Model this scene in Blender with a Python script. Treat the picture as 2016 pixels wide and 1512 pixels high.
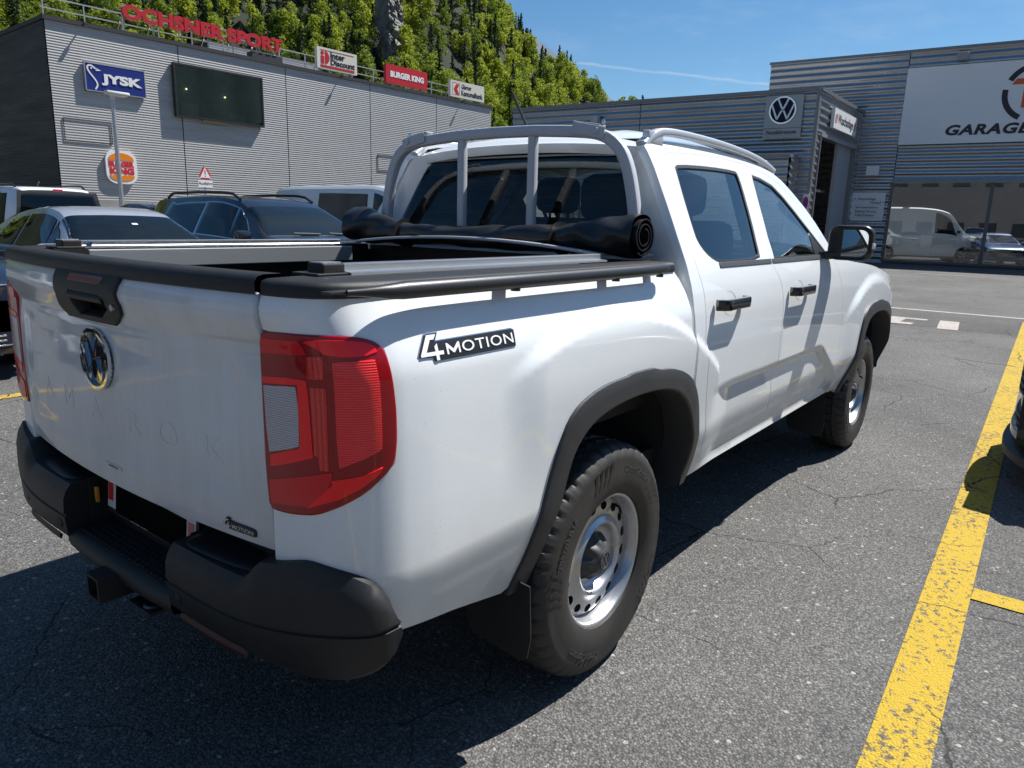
import bpy, bmesh, math, random, bisect
from mathutils import Vector, Matrix, Quaternion
from mathutils.geometry import delaunay_2d_cdt
from mathutils import noise as mnoise
random.seed(7)
for o in list(bpy.data.objects): bpy.data.objects.remove(o)
SC = bpy.context.scene
COL = SC.collection
R = math.radians
# ---------------------------------------------------------------- camera
cd = bpy.data.cameras.new('camera'); CAM = bpy.data.objects.new('camera', cd); COL.objects.link(CAM)
SC.camera = CAM
cd.sensor_width = 36; cd.lens = 36*1427.5/2016; cd.clip_start = .05; cd.clip_end = 20000
def _aim(yaw, pitch, roll):
    cy, sy, cp, sp = math.cos(yaw), math.sin(yaw), math.cos(pitch), math.sin(pitch)
    f = Vector((cy*cp, sy*cp, -sp)); r = Vector((sy, -cy, 0)); d = f.cross(r)
    c, s = math.cos(roll), math.sin(roll)
    r2 = c*r+s*d; d2 = -s*r+c*d
    return Matrix((r2, -d2, -f)).transposed()
CAM.matrix_world = Matrix.Translation((-1.8942, -1.9657, 1.4429)) @ _aim(R(37.682), R(12.742), R(-1.555)).to_4x4()
# ---------------------------------------------------------------- sky and sun
SUN = Vector((.63, -.26, 1)).normalized()
SUN_EL = math.asin(SUN.z)
w = bpy.data.worlds.new('World'); SC.world = w; w.use_nodes = True
nt = w.node_tree; nt.nodes.clear()
def N(nt, t, **k):
    n = nt.nodes.new(t)
    for a, b in k.items():
        if a == 'inp':
            for i, v in b.items(): n.inputs[i].default_value = v
        else: setattr(n, a, b)
    return n
sky = N(nt, 'ShaderNodeTexSky', sky_type='NISHITA', sun_disc=False, sun_elevation=SUN_EL, sun_rotation=math.atan2(SUN.x, SUN.y), altitude=500, air_density=1.0, dust_density=.35, ozone_density=3.2)
bg = N(nt, 'ShaderNodeBackground', inp={1: .06}); wo = N(nt, 'ShaderNodeOutputWorld')
# thin cirrus and a contrail: bands of the sky itself, by direction
tc = N(nt, 'ShaderNodeTexCoord')
def vdot(vec):
    n = N(nt, 'ShaderNodeVectorMath', operation='DOT_PRODUCT'); nt.links.new(tc.outputs['Generated'], n.inputs[0]); n.inputs[1].default_value = vec; return n.outputs['Value']
def mth(op, a, b=None, clamp=False):
    n = N(nt, 'ShaderNodeMath', operation=op, use_clamp=clamp)
    for i, v in enumerate((a, b)):
        if v is None: continue
        if isinstance(v, (int, float)): n.inputs[i].default_value = v
        else: nt.links.new(v, n.inputs[i])
    return n.outputs[0]
A = Vector((.8262, .5294, .193)).normalized(); B = Vector((.924, .3429, .1692)).normalized()
NRM = A.cross(B).normalized(); MID = (A+B).normalized()
nz = N(nt, 'ShaderNodeTexNoise', inp={'Scale': 26., 'Detail': 4., 'Roughness': .6}); nt.links.new(tc.outputs['Generated'], nz.inputs['Vector'])
off = mth('MULTIPLY', mth('SUBTRACT', nz.outputs['Fac'], .5), .006)
dst = mth('ABSOLUTE', mth('ADD', vdot(NRM), off))
band = mth('SUBTRACT', 1., mth('MULTIPLY', dst, 420.), True)
along = mth('MULTIPLY', mth('SUBTRACT', vdot(MID), math.cos(R(7.2))), 900., True)
trail = mth('MULTIPLY', mth('MULTIPLY', band, along), mth('MULTIPLY', nz.outputs['Fac'], .95, True), True)
mp = N(nt, 'ShaderNodeMapping', inp={'Scale': (2.2, 5., 16.), 'Rotation': (.2, .3, .4)}); nt.links.new(tc.outputs['Generated'], mp.inputs[0])
nz2 = N(nt, 'ShaderNodeTexNoise', inp={'Scale': 1.6, 'Detail': 7., 'Roughness': .62}); nt.links.new(mp.outputs[0], nz2.inputs['Vector'])
cir = mth('MULTIPLY', mth('SUBTRACT', nz2.outputs['Fac'], .50), .38, True)
fac = mth('ADD', mth('MULTIPLY', trail, .42), cir, True)
hs = N(nt, 'ShaderNodeHueSaturation', inp={'Hue': .495, 'Saturation': 1.22, 'Value': 1.12})
nt.links.new(sky.outputs[0], hs.inputs['Color'])
mx = N(nt, 'ShaderNodeMixRGB', inp={2: (9., 9.4, 10., 1)}); nt.links.new(fac, mx.inputs[0]); nt.links.new(hs.outputs[0], mx.inputs[1])
nt.links.new(mx.outputs[0], bg.inputs[0]); nt.links.new(bg.outputs[0], wo.inputs[0])
sl = bpy.data.lights.new('sun', 'SUN'); sl.energy = 5.0; sl.angle = R(.53); sl.color = (1, .97, .925)
so = bpy.data.objects.new('sun', sl); COL.objects.link(so); so.location = (60, -30, 90)
so.rotation_euler = (-SUN).to_track_quat('-Z', 'Y').to_euler()
SC.view_settings.view_transform = 'Standard'; SC.view_settings.look = 'None'; SC.view_settings.exposure = .72; SC.view_settings.gamma = 1
SC.render.engine = 'CYCLES'
SC.cycles.max_bounces = 8; SC.cycles.transparent_max_bounces = 12

# ---------------------------------------------------------------- helpers
def pchip(xs, ys):
    n = len(xs); h = [xs[i+1]-xs[i] for i in range(n-1)]; d = [(ys[i+1]-ys[i])/h[i] for i in range(n-1)]
    m = [0]*n; m[0] = d[0]; m[-1] = d[-1]
    for i in range(1, n-1):
        if d[i-1]*d[i] > 0:
            a = 2*h[i]+h[i-1]; b = h[i]+2*h[i-1]; m[i] = (a+b)/(a/d[i-1]+b/d[i])
    def f(x):
        if x <= xs[0]: return ys[0]+m[0]*(x-xs[0])
        if x >= xs[-1]: return ys[-1]+m[-1]*(x-xs[-1])
        i = bisect.bisect_right(xs, x)-1; t = (x-xs[i])/h[i]
        return (1+2*t)*(1-t)**2*ys[i]+t*(1-t)**2*h[i]*m[i]+t*t*(3-2*t)*ys[i+1]+t*t*(t-1)*h[i]*m[i+1]
    return f
def sstep(a, b, x):
    t = min(1, max(0, (x-a)/(b-a))); return t*t*(3-2*t)
def link(o, parent=None):
    COL.objects.link(o)
    if parent is not None: o.parent = parent
    return o
def empty(name, loc=(0, 0, 0), rz=0, label=None, cat=None, group=None, parent=None):
    o = bpy.data.objects.new(name, None); o.empty_display_size = .2; link(o, parent)
    o.location = loc; o.rotation_euler = (0, 0, rz); tag(o, label, cat, group); return o
def tag(o, label=None, cat=None, group=None, kind=None):
    for k, v in (('label', label), ('category', cat), ('group', group), ('kind', kind)):
        if v: o[k] = v
    return o
def mesh(name, vs, fs, mat, parent=None, smooth=None, normals=None, flip=False):
    me = bpy.data.meshes.new(name)
    me.from_pydata([tuple(v) for v in vs], [], [tuple(reversed(f)) for f in fs] if flip else fs)
    me.update()
    for m in (mat if isinstance(mat, (list, tuple)) else [mat]): me.materials.append(m)
    if smooth is not None:
        me.polygons.foreach_set('use_smooth', [True]*len(me.polygons))
        if smooth < 180: me.set_sharp_from_angle(angle=R(smooth))
    if normals is not None:
        me.polygons.foreach_set('use_smooth', [True]*len(me.polygons))
        me.normals_split_custom_set_from_vertices([tuple(n) for n in normals])
    return link(bpy.data.objects.new(name, me), parent)
class MB:
    """collects pieces of ONE part"""
    def __init__(s): s.v = []; s.f = []
    def add(s, vs, fs):
        b = len(s.v); s.v += [Vector(v) for v in vs]; s.f += [tuple(i+b for i in f) for f in fs]; return s
    def box(s, c, d, rot=None, bev=0):
        bm = bmesh.new(); bmesh.ops.create_cube(bm, size=1)
        for v in bm.verts: v.co = Vector((v.co.x*d[0], v.co.y*d[1], v.co.z*d[2]))
        if bev: bmesh.ops.bevel(bm, geom=list(bm.edges), offset=bev, segments=2, affect='EDGES', profile=.5)
        M = rot if rot is not None else Matrix.Identity(3)
        bm.verts.index_update()
        s.add([M @ v.co+Vector(c) for v in bm.verts], [[v.index for v in f.verts] for f in bm.faces]); bm.free(); return s
    def sweep(s, path, sec, closed=False, cap=True, up=None, scale=None):
        path = [Vector(p) for p in path]; n = len(path); m = len(sec); vs = []; fs = []
        T = []
        for i in range(n):
            a = path[(i-1) % n] if closed or i > 0 else path[i]; b = path[(i+1) % n] if closed or i < n-1 else path[i]
            T.append((b-a).normalized())
        u = Vector(up) if up else (Vector((0, 0, 1)) if abs(T[0].z) < .9 else Vector((0, 1, 0)))
        for i in range(n):
            if up: u = Vector(up)
            x = T[i].cross(u).normalized(); y = x.cross(T[i]).normalized(); u = y
            k = scale[i] if scale else 1
            vs += [path[i]+x*(p[0]*k)+y*(p[1]*k) for p in sec]
        for i in range(n if closed else n-1):
            j = (i+1) % n
            for k in range(m):
                l = (k+1) % m; fs.append((i*m+k, j*m+k, j*m+l, i*m+l))
        if cap and not closed: fs.append(tuple(range(m))); fs.append(tuple(reversed(range((n-1)*m, n*m))))
        return s.add(vs, fs)
    def tube(s, path, r, n=10, **k): return s.sweep(path, [(r*math.cos(2*math.pi*i/n), r*math.sin(2*math.pi*i/n)) for i in range(n)], **k)
    def lathe(s, prof, n=48, axis='y', c=(0, 0, 0), close=True):
        m = len(prof); vs = []; fs = []
        for i in range(n):
            a = 2*math.pi*i/n; ca, sa = math.cos(a), math.sin(a)
            for r, h in prof:
                vs.append(Vector({'y': (r*ca, h, r*sa), 'z': (r*ca, r*sa, h), 'x': (h, r*ca, r*sa)}[axis])+Vector(c))
        for i in range(n):
            j = (i+1) % n
            for k in range(m-1): fs.append((i*m+k, i*m+k+1, j*m+k+1, j*m+k))
        return s.add(vs, fs)
    def grid(s, f, us, vs_, closed=False):
        nu, nv = len(us), len(vs_); b = [f(u, v) for u in us for v in vs_]; fs = []
        for i in range(nu-1):
            for j in range(nv-1): fs.append((i*nv+j, (i+1)*nv+j, (i+1)*nv+j+1, i*nv+j+1))
        return s.add(b, fs)
    def build(s, name, mat, parent=None, smooth=35, mirror=False):
        v = [Vector((p.x, -p.y, p.z)) for p in s.v] if mirror else s.v
        o = mesh(name, v, s.f, mat, parent, smooth, flip=mirror)
        return o
def fixn(o):
    bm = bmesh.new(); bm.from_mesh(o.data); bmesh.ops.recalc_face_normals(bm, faces=bm.faces); bm.to_mesh(o.data); bm.free(); return o
def lin(a, b, n): return [a+(b-a)*i/(n-1) for i in range(n)]
def area(p): return .5*sum(p[i][0]*p[(i+1) % len(p)][1]-p[(i+1) % len(p)][0]*p[i][1] for i in range(len(p)))
def inside(p, x, y):
    c = False; n = len(p); j = n-1
    for i in range(n):
        if (p[i][1] > y) != (p[j][1] > y) and x < (p[j][0]-p[i][0])*(y-p[i][1])/(p[j][1]-p[i][1])+p[i][0]: c = not c
        j = i
    return c
def dens(p, step, closed=True):
    out = []; n = len(p)
    for i in range(n if closed else n-1):
        a, b = p[i], p[(i+1) % n]; L = math.hypot(b[0]-a[0], b[1]-a[1]); k = max(1, int(math.ceil(L/step)))
        out += [(a[0]+(b[0]-a[0])*t/k, a[1]+(b[1]-a[1])*t/k) for t in range(k)]
    if not closed: out.append(tuple(p[-1]))
    return out
def chaik(p, it=2, closed=True):
    for _ in range(it):
        q = []; n = len(p)
        if not closed: q.append(p[0])
        for i in range(n if closed else n-1):
            a, b = p[i], p[(i+1) % n]
            q += [tuple(a[k]*.75+b[k]*.25 for k in range(len(a))), tuple(a[k]*.25+b[k]*.75 for k in range(len(a)))]
        if not closed: q.append(p[-1])
        p = q
    return p
def ell(cx, cy, a, b, n=24): return [(cx+a*math.cos(2*math.pi*i/n), cy+b*math.sin(2*math.pi*i/n)) for i in range(n)]
def rrect(cx, cy, w_, h_, r, n=4):
    o = []
    for sx, sy, a0 in ((1, 1, 0), (-1, 1, 90), (-1, -1, 180), (1, -1, 270)):
        for i in range(n+1):
            a = R(a0+90*i/n); o.append((cx+sx*(w_/2-r)+r*math.cos(a), cy+sy*(h_/2-r)+r*math.sin(a)))
    return o
def offs(p, d):
    """outline moved outward by d (CCW)"""
    if area(p) < 0: p = p[::-1]
    n = len(p); o = []
    for i in range(n):
        a, b, c = p[i-1], p[i], p[(i+1) % n]
        e1 = Vector((b[0]-a[0], b[1]-a[1])); e2 = Vector((c[0]-b[0], c[1]-b[1]))
        if e1.length < 1e-7 or e2.length < 1e-7: o.append(b); continue
        e1.normalize(); e2.normalize(); m = Vector((e1.y+e2.y, -e1.x-e2.x))
        if m.length < .3: o.append(b); continue
        m.normalize(); k = d/max(.5, m.dot(Vector((e1.y, -e1.x)))); o.append((b[0]+m.x*k, b[1]+m.y*k))
    return o
def cdt(outline, holes, step):
    pts = []; eds = []
    for lp in [outline]+list(holes):
        b = len(pts); n = len(lp); pts += lp; eds += [(b+i, b+(i+1) % n) for i in range(n)]
    xs = [p[0] for p in outline]; ys = [p[1] for p in outline]
    if step:
        cell = step*.55; occ = set((int(math.floor(p[0]/cell)), int(math.floor(p[1]/cell))) for p in pts)
        nx = int((max(xs)-min(xs))/step)+1; ny = int((max(ys)-min(ys))/(step*.866))+1
        for j in range(ny+1):
            for i in range(nx+1):
                x = min(xs)+(i+.5*(j % 2))*step; y = min(ys)+j*step*.866
                cx, cy = int(math.floor(x/cell)), int(math.floor(y/cell))
                if any((cx+a, cy+b) in occ for a in (-1, 0, 1) for b in (-1, 0, 1)): continue
                if inside(outline, x, y) and not any(inside(h, x, y) for h in holes): pts.append((x, y))
    V, E_, F, _, _, _ = delaunay_2d_cdt([Vector(p) for p in pts], eds, [], 0, 1e-7)
    fs = []
    for f in F:
        cx = sum(V[i].x for i in f)/3; cy = sum(V[i].y for i in f)/3
        if inside(outline, cx, cy) and not any(inside(h, cx, cy) for h in holes):
            a, b, c = (V[i] for i in f)
            ar = (b.x-a.x)*(c.y-a.y)-(c.x-a.x)*(b.y-a.y)
            if abs(ar) > 1e-12: fs.append(tuple(f) if ar > 0 else tuple(reversed(f)))
    return [(v.x, v.y) for v in V], fs
def panel(name, outline, mapf, mat, parent=None, holes=(), step=.03, thick=.012, r=.003, mirror=False, off=0, bstep=None):
    """a sheet cut to a 2D outline, laid on mapf(u,v) (u right, v up seen from outside), with a rolled edge"""
    bs = bstep or step
    o = dens(outline, bs); o = o if area(o) > 0 else o[::-1]
    hs = [(lambda q: q if area(q) < 0 else q[::-1])(dens(h, bs)) for h in holes]
    P, F = cdt(o, hs, step)
    e = 1e-3
    def nrm(u, v):
        return (Vector(mapf(u+e, v))-Vector(mapf(u-e, v))).cross(Vector(mapf(u, v+e))-Vector(mapf(u, v-e))).normalized()
    nn = [nrm(*p) for p in P]; vs = [Vector(mapf(*p))+n*off for p, n in zip(P, nn)]; ns = list(nn)
    # boundary edges -> flange
    cnt = {}
    for f in F:
        for k in range(3): cnt[(f[k], f[(k+1) % 3])] = 1
    nxt = {a: b for a, b in cnt if (b, a) not in cnt}
    prv = {b: a for a, b in nxt.items()}
    fs = list(F)
    if thick:
        ring = {}
        for i in nxt:
            if i not in prv: continue
            t = vs[nxt[i]]-vs[prv[i]]; t = t.normalized() if t.length > 1e-9 else Vector((1, 0, 0))
            out = t.cross(nn[i]).normalized()
            b = len(vs)
            vs += [vs[i]+out*r*.7-nn[i]*r*.3, vs[i]+out*r-nn[i]*r, vs[i]+out*r-nn[i]*(thick+r)]
            ns += [(nn[i]+out*.7).normalized(), (out+nn[i]*.25).normalized(), out]
            ring[i] = b
        for i, j in nxt.items():
            if i in ring and j in ring:
                a, b = ring[i], ring[j]
                fs += [(j, i, a, b), (b, a, a+1, b+1), (b+1, a+1, a+2, b+2)]
    if mirror:
        vs = [Vector((p.x, -p.y, p.z)) for p in vs]; ns = [Vector((p.x, -p.y, p.z)) for p in ns]; fs = [tuple(reversed(f)) for f in fs]
    return mesh(name, vs, fs, mat, parent, normals=ns)
def text2d(s, size, bold=0., shear=0., sx=1., align='CENTER', space=1.):
    """lettering as 2D triangles"""
    c = bpy.data.curves.new('lettering', 'FONT'); c.body = s; c.size = size; c.offset = bold*size; c.shear = shear; c.align_x = align; c.align_y = 'CENTER'; c.space_character = space
    c.resolution_u = 3; c.dimensions = '2D'; c.fill_mode = 'FRONT'
    o = bpy.data.objects.new('lettering', c); COL.objects.link(o)
    me = o.to_mesh(); V = [(v.co.x*sx, v.co.y) for v in me.vertices]; F = []
    me.calc_loop_triangles()
    for t in me.loop_triangles:
        a, b, d = (V[i] for i in t.vertices)
        ar = (b[0]-a[0])*(d[1]-a[1])-(d[0]-a[0])*(b[1]-a[1])
        F.append(tuple(t.vertices) if ar > 0 else tuple(reversed(t.vertices)))
    o.to_mesh_clear(); bpy.data.objects.remove(o); bpy.data.curves.remove(c)
    return V, F
def solid2d(V, F, mapf, mat, name, parent=None, depth=.004, off=0., mirror=False):
    """2D triangles on a surface, raised by depth with side walls"""
    e = 1e-3; vs = []
    for u, v in V:
        p = Vector(mapf(u, v)); n = (Vector(mapf(u+e, v))-Vector(mapf(u-e, v))).cross(Vector(mapf(u, v+e))-Vector(mapf(u, v-e))).normalized()
        vs.append((p+n*off, p+n*(off+depth)))
    k = len(V); vv = [a for a, b in vs]+[b for a, b in vs]; fs = [tuple(i+k for i in f) for f in F]
    cnt = set((f[i], f[(i+1) % 3]) for f in F for i in range(3))
    for a, b in cnt:
        if (b, a) not in cnt: fs.append((a, b, b+k, a+k))
    if mirror: vv = [Vector((p.x, -p.y, p.z)) for p in vv]; fs = [tuple(reversed(f)) for f in fs]
    return mesh(name, vv, fs, mat, parent)
def letter(s, size, mapf, mat, name, parent, at=(0, 0), rot=0, depth=.004, off=0, **k):
    V, F = text2d(s, size, **k); c, sn = math.cos(rot), math.sin(rot)
    return solid2d([(at[0]+x*c-y*sn, at[1]+x*sn+y*c) for x, y in V], F, mapf, mat, name, parent, depth, off)
def fitl(s, box, mapf, mat, name, parent, depth=.004, off=0, bold=.02, shear=0., space=1.):
    """lettering scaled to fill box (u0,u1,v0,v1)"""
    V, F = text2d(s, 1., bold, shear, space=space); xs = [v[0] for v in V]; ys = [v[1] for v in V]
    fx = (box[1]-box[0])/(max(xs)-min(xs)); fy = (box[3]-box[2])/(max(ys)-min(ys))
    return solid2d([(box[0]+(x-min(xs))*fx, box[2]+(y-min(ys))*fy) for x, y in V], F, mapf, mat, name, parent, depth, off)
def poly(outline, mapf, mat, name, parent, depth=.003, off=0, holes=(), step=0, mirror=False):
    o = outline if area(outline) > 0 else outline[::-1]
    if step: o = dens(o, step)
    P, F = cdt(o, [h if area(h) < 0 else h[::-1] for h in holes], step)
    return solid2d(P, F, mapf, mat, name, parent, depth, off, mirror)
def copy_tree(o, parent=None):
    c = o.copy(); COL.objects.link(c)
    if parent is not None: c.parent = parent
    for ch in [x for x in bpy.data.objects if x.parent == o]: copy_tree(ch, c)
    return c

# ---------------------------------------------------------------- materials
MATS = {}
def mat(name, col, rough=.5, metal=0., coat=0., spec=.5, var=0., vscale=6., rvar=0., bump=0., bscale=200., col2=None, coatr=.03, trans=0., stretch=None):
    if name in MATS: return MATS[name]
    m = bpy.data.materials.new(name); m.use_nodes = True; t = m.node_tree; p = t.nodes['Principled BSDF']
    p.inputs['Base Color'].default_value = (*col, 1); p.inputs['Roughness'].default_value = rough; p.inputs['Metallic'].default_value = metal
    p.inputs['Coat Weight'].default_value = coat; p.inputs['Coat Roughness'].default_value = coatr; p.inputs['Specular IOR Level'].default_value = spec
    p.inputs['Transmission Weight'].default_value = trans
    if var or rvar or bump:
        tc = N(t, 'ShaderNodeTexCoord'); src = tc.outputs['Object']
        if stretch:
            mp = N(t, 'ShaderNodeMapping', inp={'Scale': stretch}); t.links.new(src, mp.inputs[0]); src = mp.outputs[0]
    if var or rvar:
        nz = N(t, 'ShaderNodeTexNoise', inp={'Scale': vscale, 'Detail': 6., 'Roughness': .65}); t.links.new(src, nz.inputs['Vector'])
        rp = N(t, 'ShaderNodeMapRange', inp={1: .3, 2: .7, 3: 0., 4: 1.}); t.links.new(nz.outputs['Fac'], rp.inputs[0])
    if var:
        c2 = col2 or tuple(min(1, c*(1-var)) for c in col)
        mx = N(t, 'ShaderNodeMixRGB', inp={1: (*col, 1), 2: (*c2, 1)})
        if col2:
            sc = N(t, 'ShaderNodeMath', operation='MULTIPLY', inp={1: var}); t.links.new(rp.outputs[0], sc.inputs[0]); t.links.new(sc.outputs[0], mx.inputs[0])
        else: t.links.new(rp.outputs[0], mx.inputs[0])
        t.links.new(mx.outputs[0], p.inputs['Base Color'])
    if rvar:
        rr = N(t, 'ShaderNodeMapRange', inp={3: max(0, rough-rvar), 4: min(1, rough+rvar)}); t.links.new(rp.outputs[0], rr.inputs[0]); t.links.new(rr.outputs[0], p.inputs['Roughness'])
    if bump:
        n2 = N(t, 'ShaderNodeTexNoise', inp={'Scale': bscale, 'Detail': 3.}); t.links.new(tc.outputs['Object'], n2.inputs['Vector'])
        bp = N(t, 'ShaderNodeBump', inp={'Strength': bump, 'Distance': .002}); t.links.new(n2.outputs['Fac'], bp.inputs['Height']); t.links.new(bp.outputs[0], p.inputs['Normal'])
    MATS[name] = m; return m
def glass(name, tint, refl=1.45, rough=0.):
    if name in MATS: return MATS[name]
    m = bpy.data.materials.new(name); m.use_nodes = True; t = m.node_tree; t.nodes.clear()
    tr = N(t, 'ShaderNodeBsdfTransparent', inp={0: (*tint, 1)}); gl = N(t, 'ShaderNodeBsdfGlossy', inp={'Color': (1, 1, 1, 1), 'Roughness': rough})
    fr = N(t, 'ShaderNodeFresnel', inp={'IOR': refl}); mx = N(t, 'ShaderNodeMixShader'); out = N(t, 'ShaderNodeOutputMaterial')
    # a pane has two faces: the mirror share of both
    f2 = N(t, 'ShaderNodeMath', operation='MULTIPLY', inp={1: 1.5}, use_clamp=True); t.links.new(fr.outputs[0], f2.inputs[0])
    t.links.new(f2.outputs[0], mx.inputs[0]); t.links.new(tr.outputs[0], mx.inputs[1]); t.links.new(gl.outputs[0], mx.inputs[2]); t.links.new(mx.outputs[0], out.inputs[0])
    MATS[name] = m; return m
white_paint = mat('white car paint', (.755, .785, .80), .5, coat=1., spec=.15, coatr=.02, var=.10, vscale=3.2, col2=(.66, .67, .66))
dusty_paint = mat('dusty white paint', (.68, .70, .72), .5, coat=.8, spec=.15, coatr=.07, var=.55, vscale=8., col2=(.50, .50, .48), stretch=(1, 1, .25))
def road_dirt(m, z0, z1, amt):
    # road film thrown up from the wheels: patchy, thicker towards the sill
    t = m.node_tree; p = t.nodes['Principled BSDF']; L = t.links.new; g = N(t, 'ShaderNodeNewGeometry'); sx = N(t, 'ShaderNodeSeparateXYZ'); L(g.outputs['Position'], sx.inputs[0])
    mr = N(t, 'ShaderNodeMapRange', inp={1: z0, 2: z1, 3: 1., 4: 0.}); L(sx.outputs['Z'], mr.inputs[0])
    nz = N(t, 'ShaderNodeTexNoise', inp={'Scale': 7., 'Detail': 7., 'Roughness': .7}); L(g.outputs['Position'], nz.inputs['Vector'])
    sp = N(t, 'ShaderNodeTexNoise', inp={'Scale': 170., 'Detail': 2.}); L(g.outputs['Position'], sp.inputs['Vector'])
    s2 = N(t, 'ShaderNodeMapRange', inp={1: .64, 2: .74, 3: 0., 4: .5}); L(sp.outputs['Fac'], s2.inputs[0])
    a = N(t, 'ShaderNodeMath', operation='MULTIPLY'); L(mr.outputs[0], a.inputs[0]); L(nz.outputs['Fac'], a.inputs[1])
    b = N(t, 'ShaderNodeMath', operation='MULTIPLY_ADD', inp={2: 0.}); L(s2.outputs[0], b.inputs[0]); L(nz.outputs['Fac'], b.inputs[1])
    c = N(t, 'ShaderNodeMath', operation='MULTIPLY_ADD', inp={1: amt}, use_clamp=True); L(a.outputs[0], c.inputs[0]); L(b.outputs[0], c.inputs[2])
    src = p.inputs['Base Color'].links[0].from_socket; mx = N(t, 'ShaderNodeMixRGB', inp={2: (.34, .31, .26, 1)}); L(c.outputs[0], mx.inputs[0]); L(src, mx.inputs[1]); L(mx.outputs[0], p.inputs['Base Color'])
    cw = N(t, 'ShaderNodeMapRange', inp={1: 0., 2: .5, 3: 1., 4: .35}); L(c.outputs[0], cw.inputs[0]); L(cw.outputs[0], p.inputs['Coat Weight'])
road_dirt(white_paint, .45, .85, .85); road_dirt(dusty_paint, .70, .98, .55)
black_plastic = mat('black plastic', (.011, .0115, .0125), .5, spec=.4, var=.5, vscale=9, col2=(.026, .026, .026), bump=.35, bscale=900)
grey_plastic = mat('weathered flare plastic', (.026, .027, .029), .5, var=.6, vscale=7, col2=(.05, .05, .05), bump=.3, bscale=700)
dark = mat('dark underbody', (.012, .012, .012), .8)
seal = mat('rubber seal', (.012, .012, .013), .45)
rubber = mat('tyre rubber', (.016, .016, .016), .6, var=.6, vscale=11, col2=(.045, .040, .033), bump=.4, bscale=300)
chrome = mat('chrome', (.80, .81, .83), .06, metal=1.)
alu = mat('anodised aluminium', (.62, .63, .64), .30, metal=1.)
silver = mat('silver wheel paint', (.50, .51, .53), .33, metal=.75, coat=.3, var=.4, vscale=12, col2=(.36, .35, .33))
hoop_grey = mat('grey powder coat', (.50, .52, .55), .38, var=.3, vscale=12, col2=(.42, .43, .45), spec=.5)
win_glass = glass('tinted side glass', (.36, .42, .42), 1.36)
rear_glass = glass('rear glass', (.60, .70, .70), 1.34)
clear_glass = glass('clear glass', (.70, .76, .75), 1.5)
white_ink = mat('white print', (.80, .80, .80), .45)
black_ink = mat('black print', (.012, .012, .014), .4)
red_ink = mat('red print', (.62, .022, .02), .4)
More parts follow.
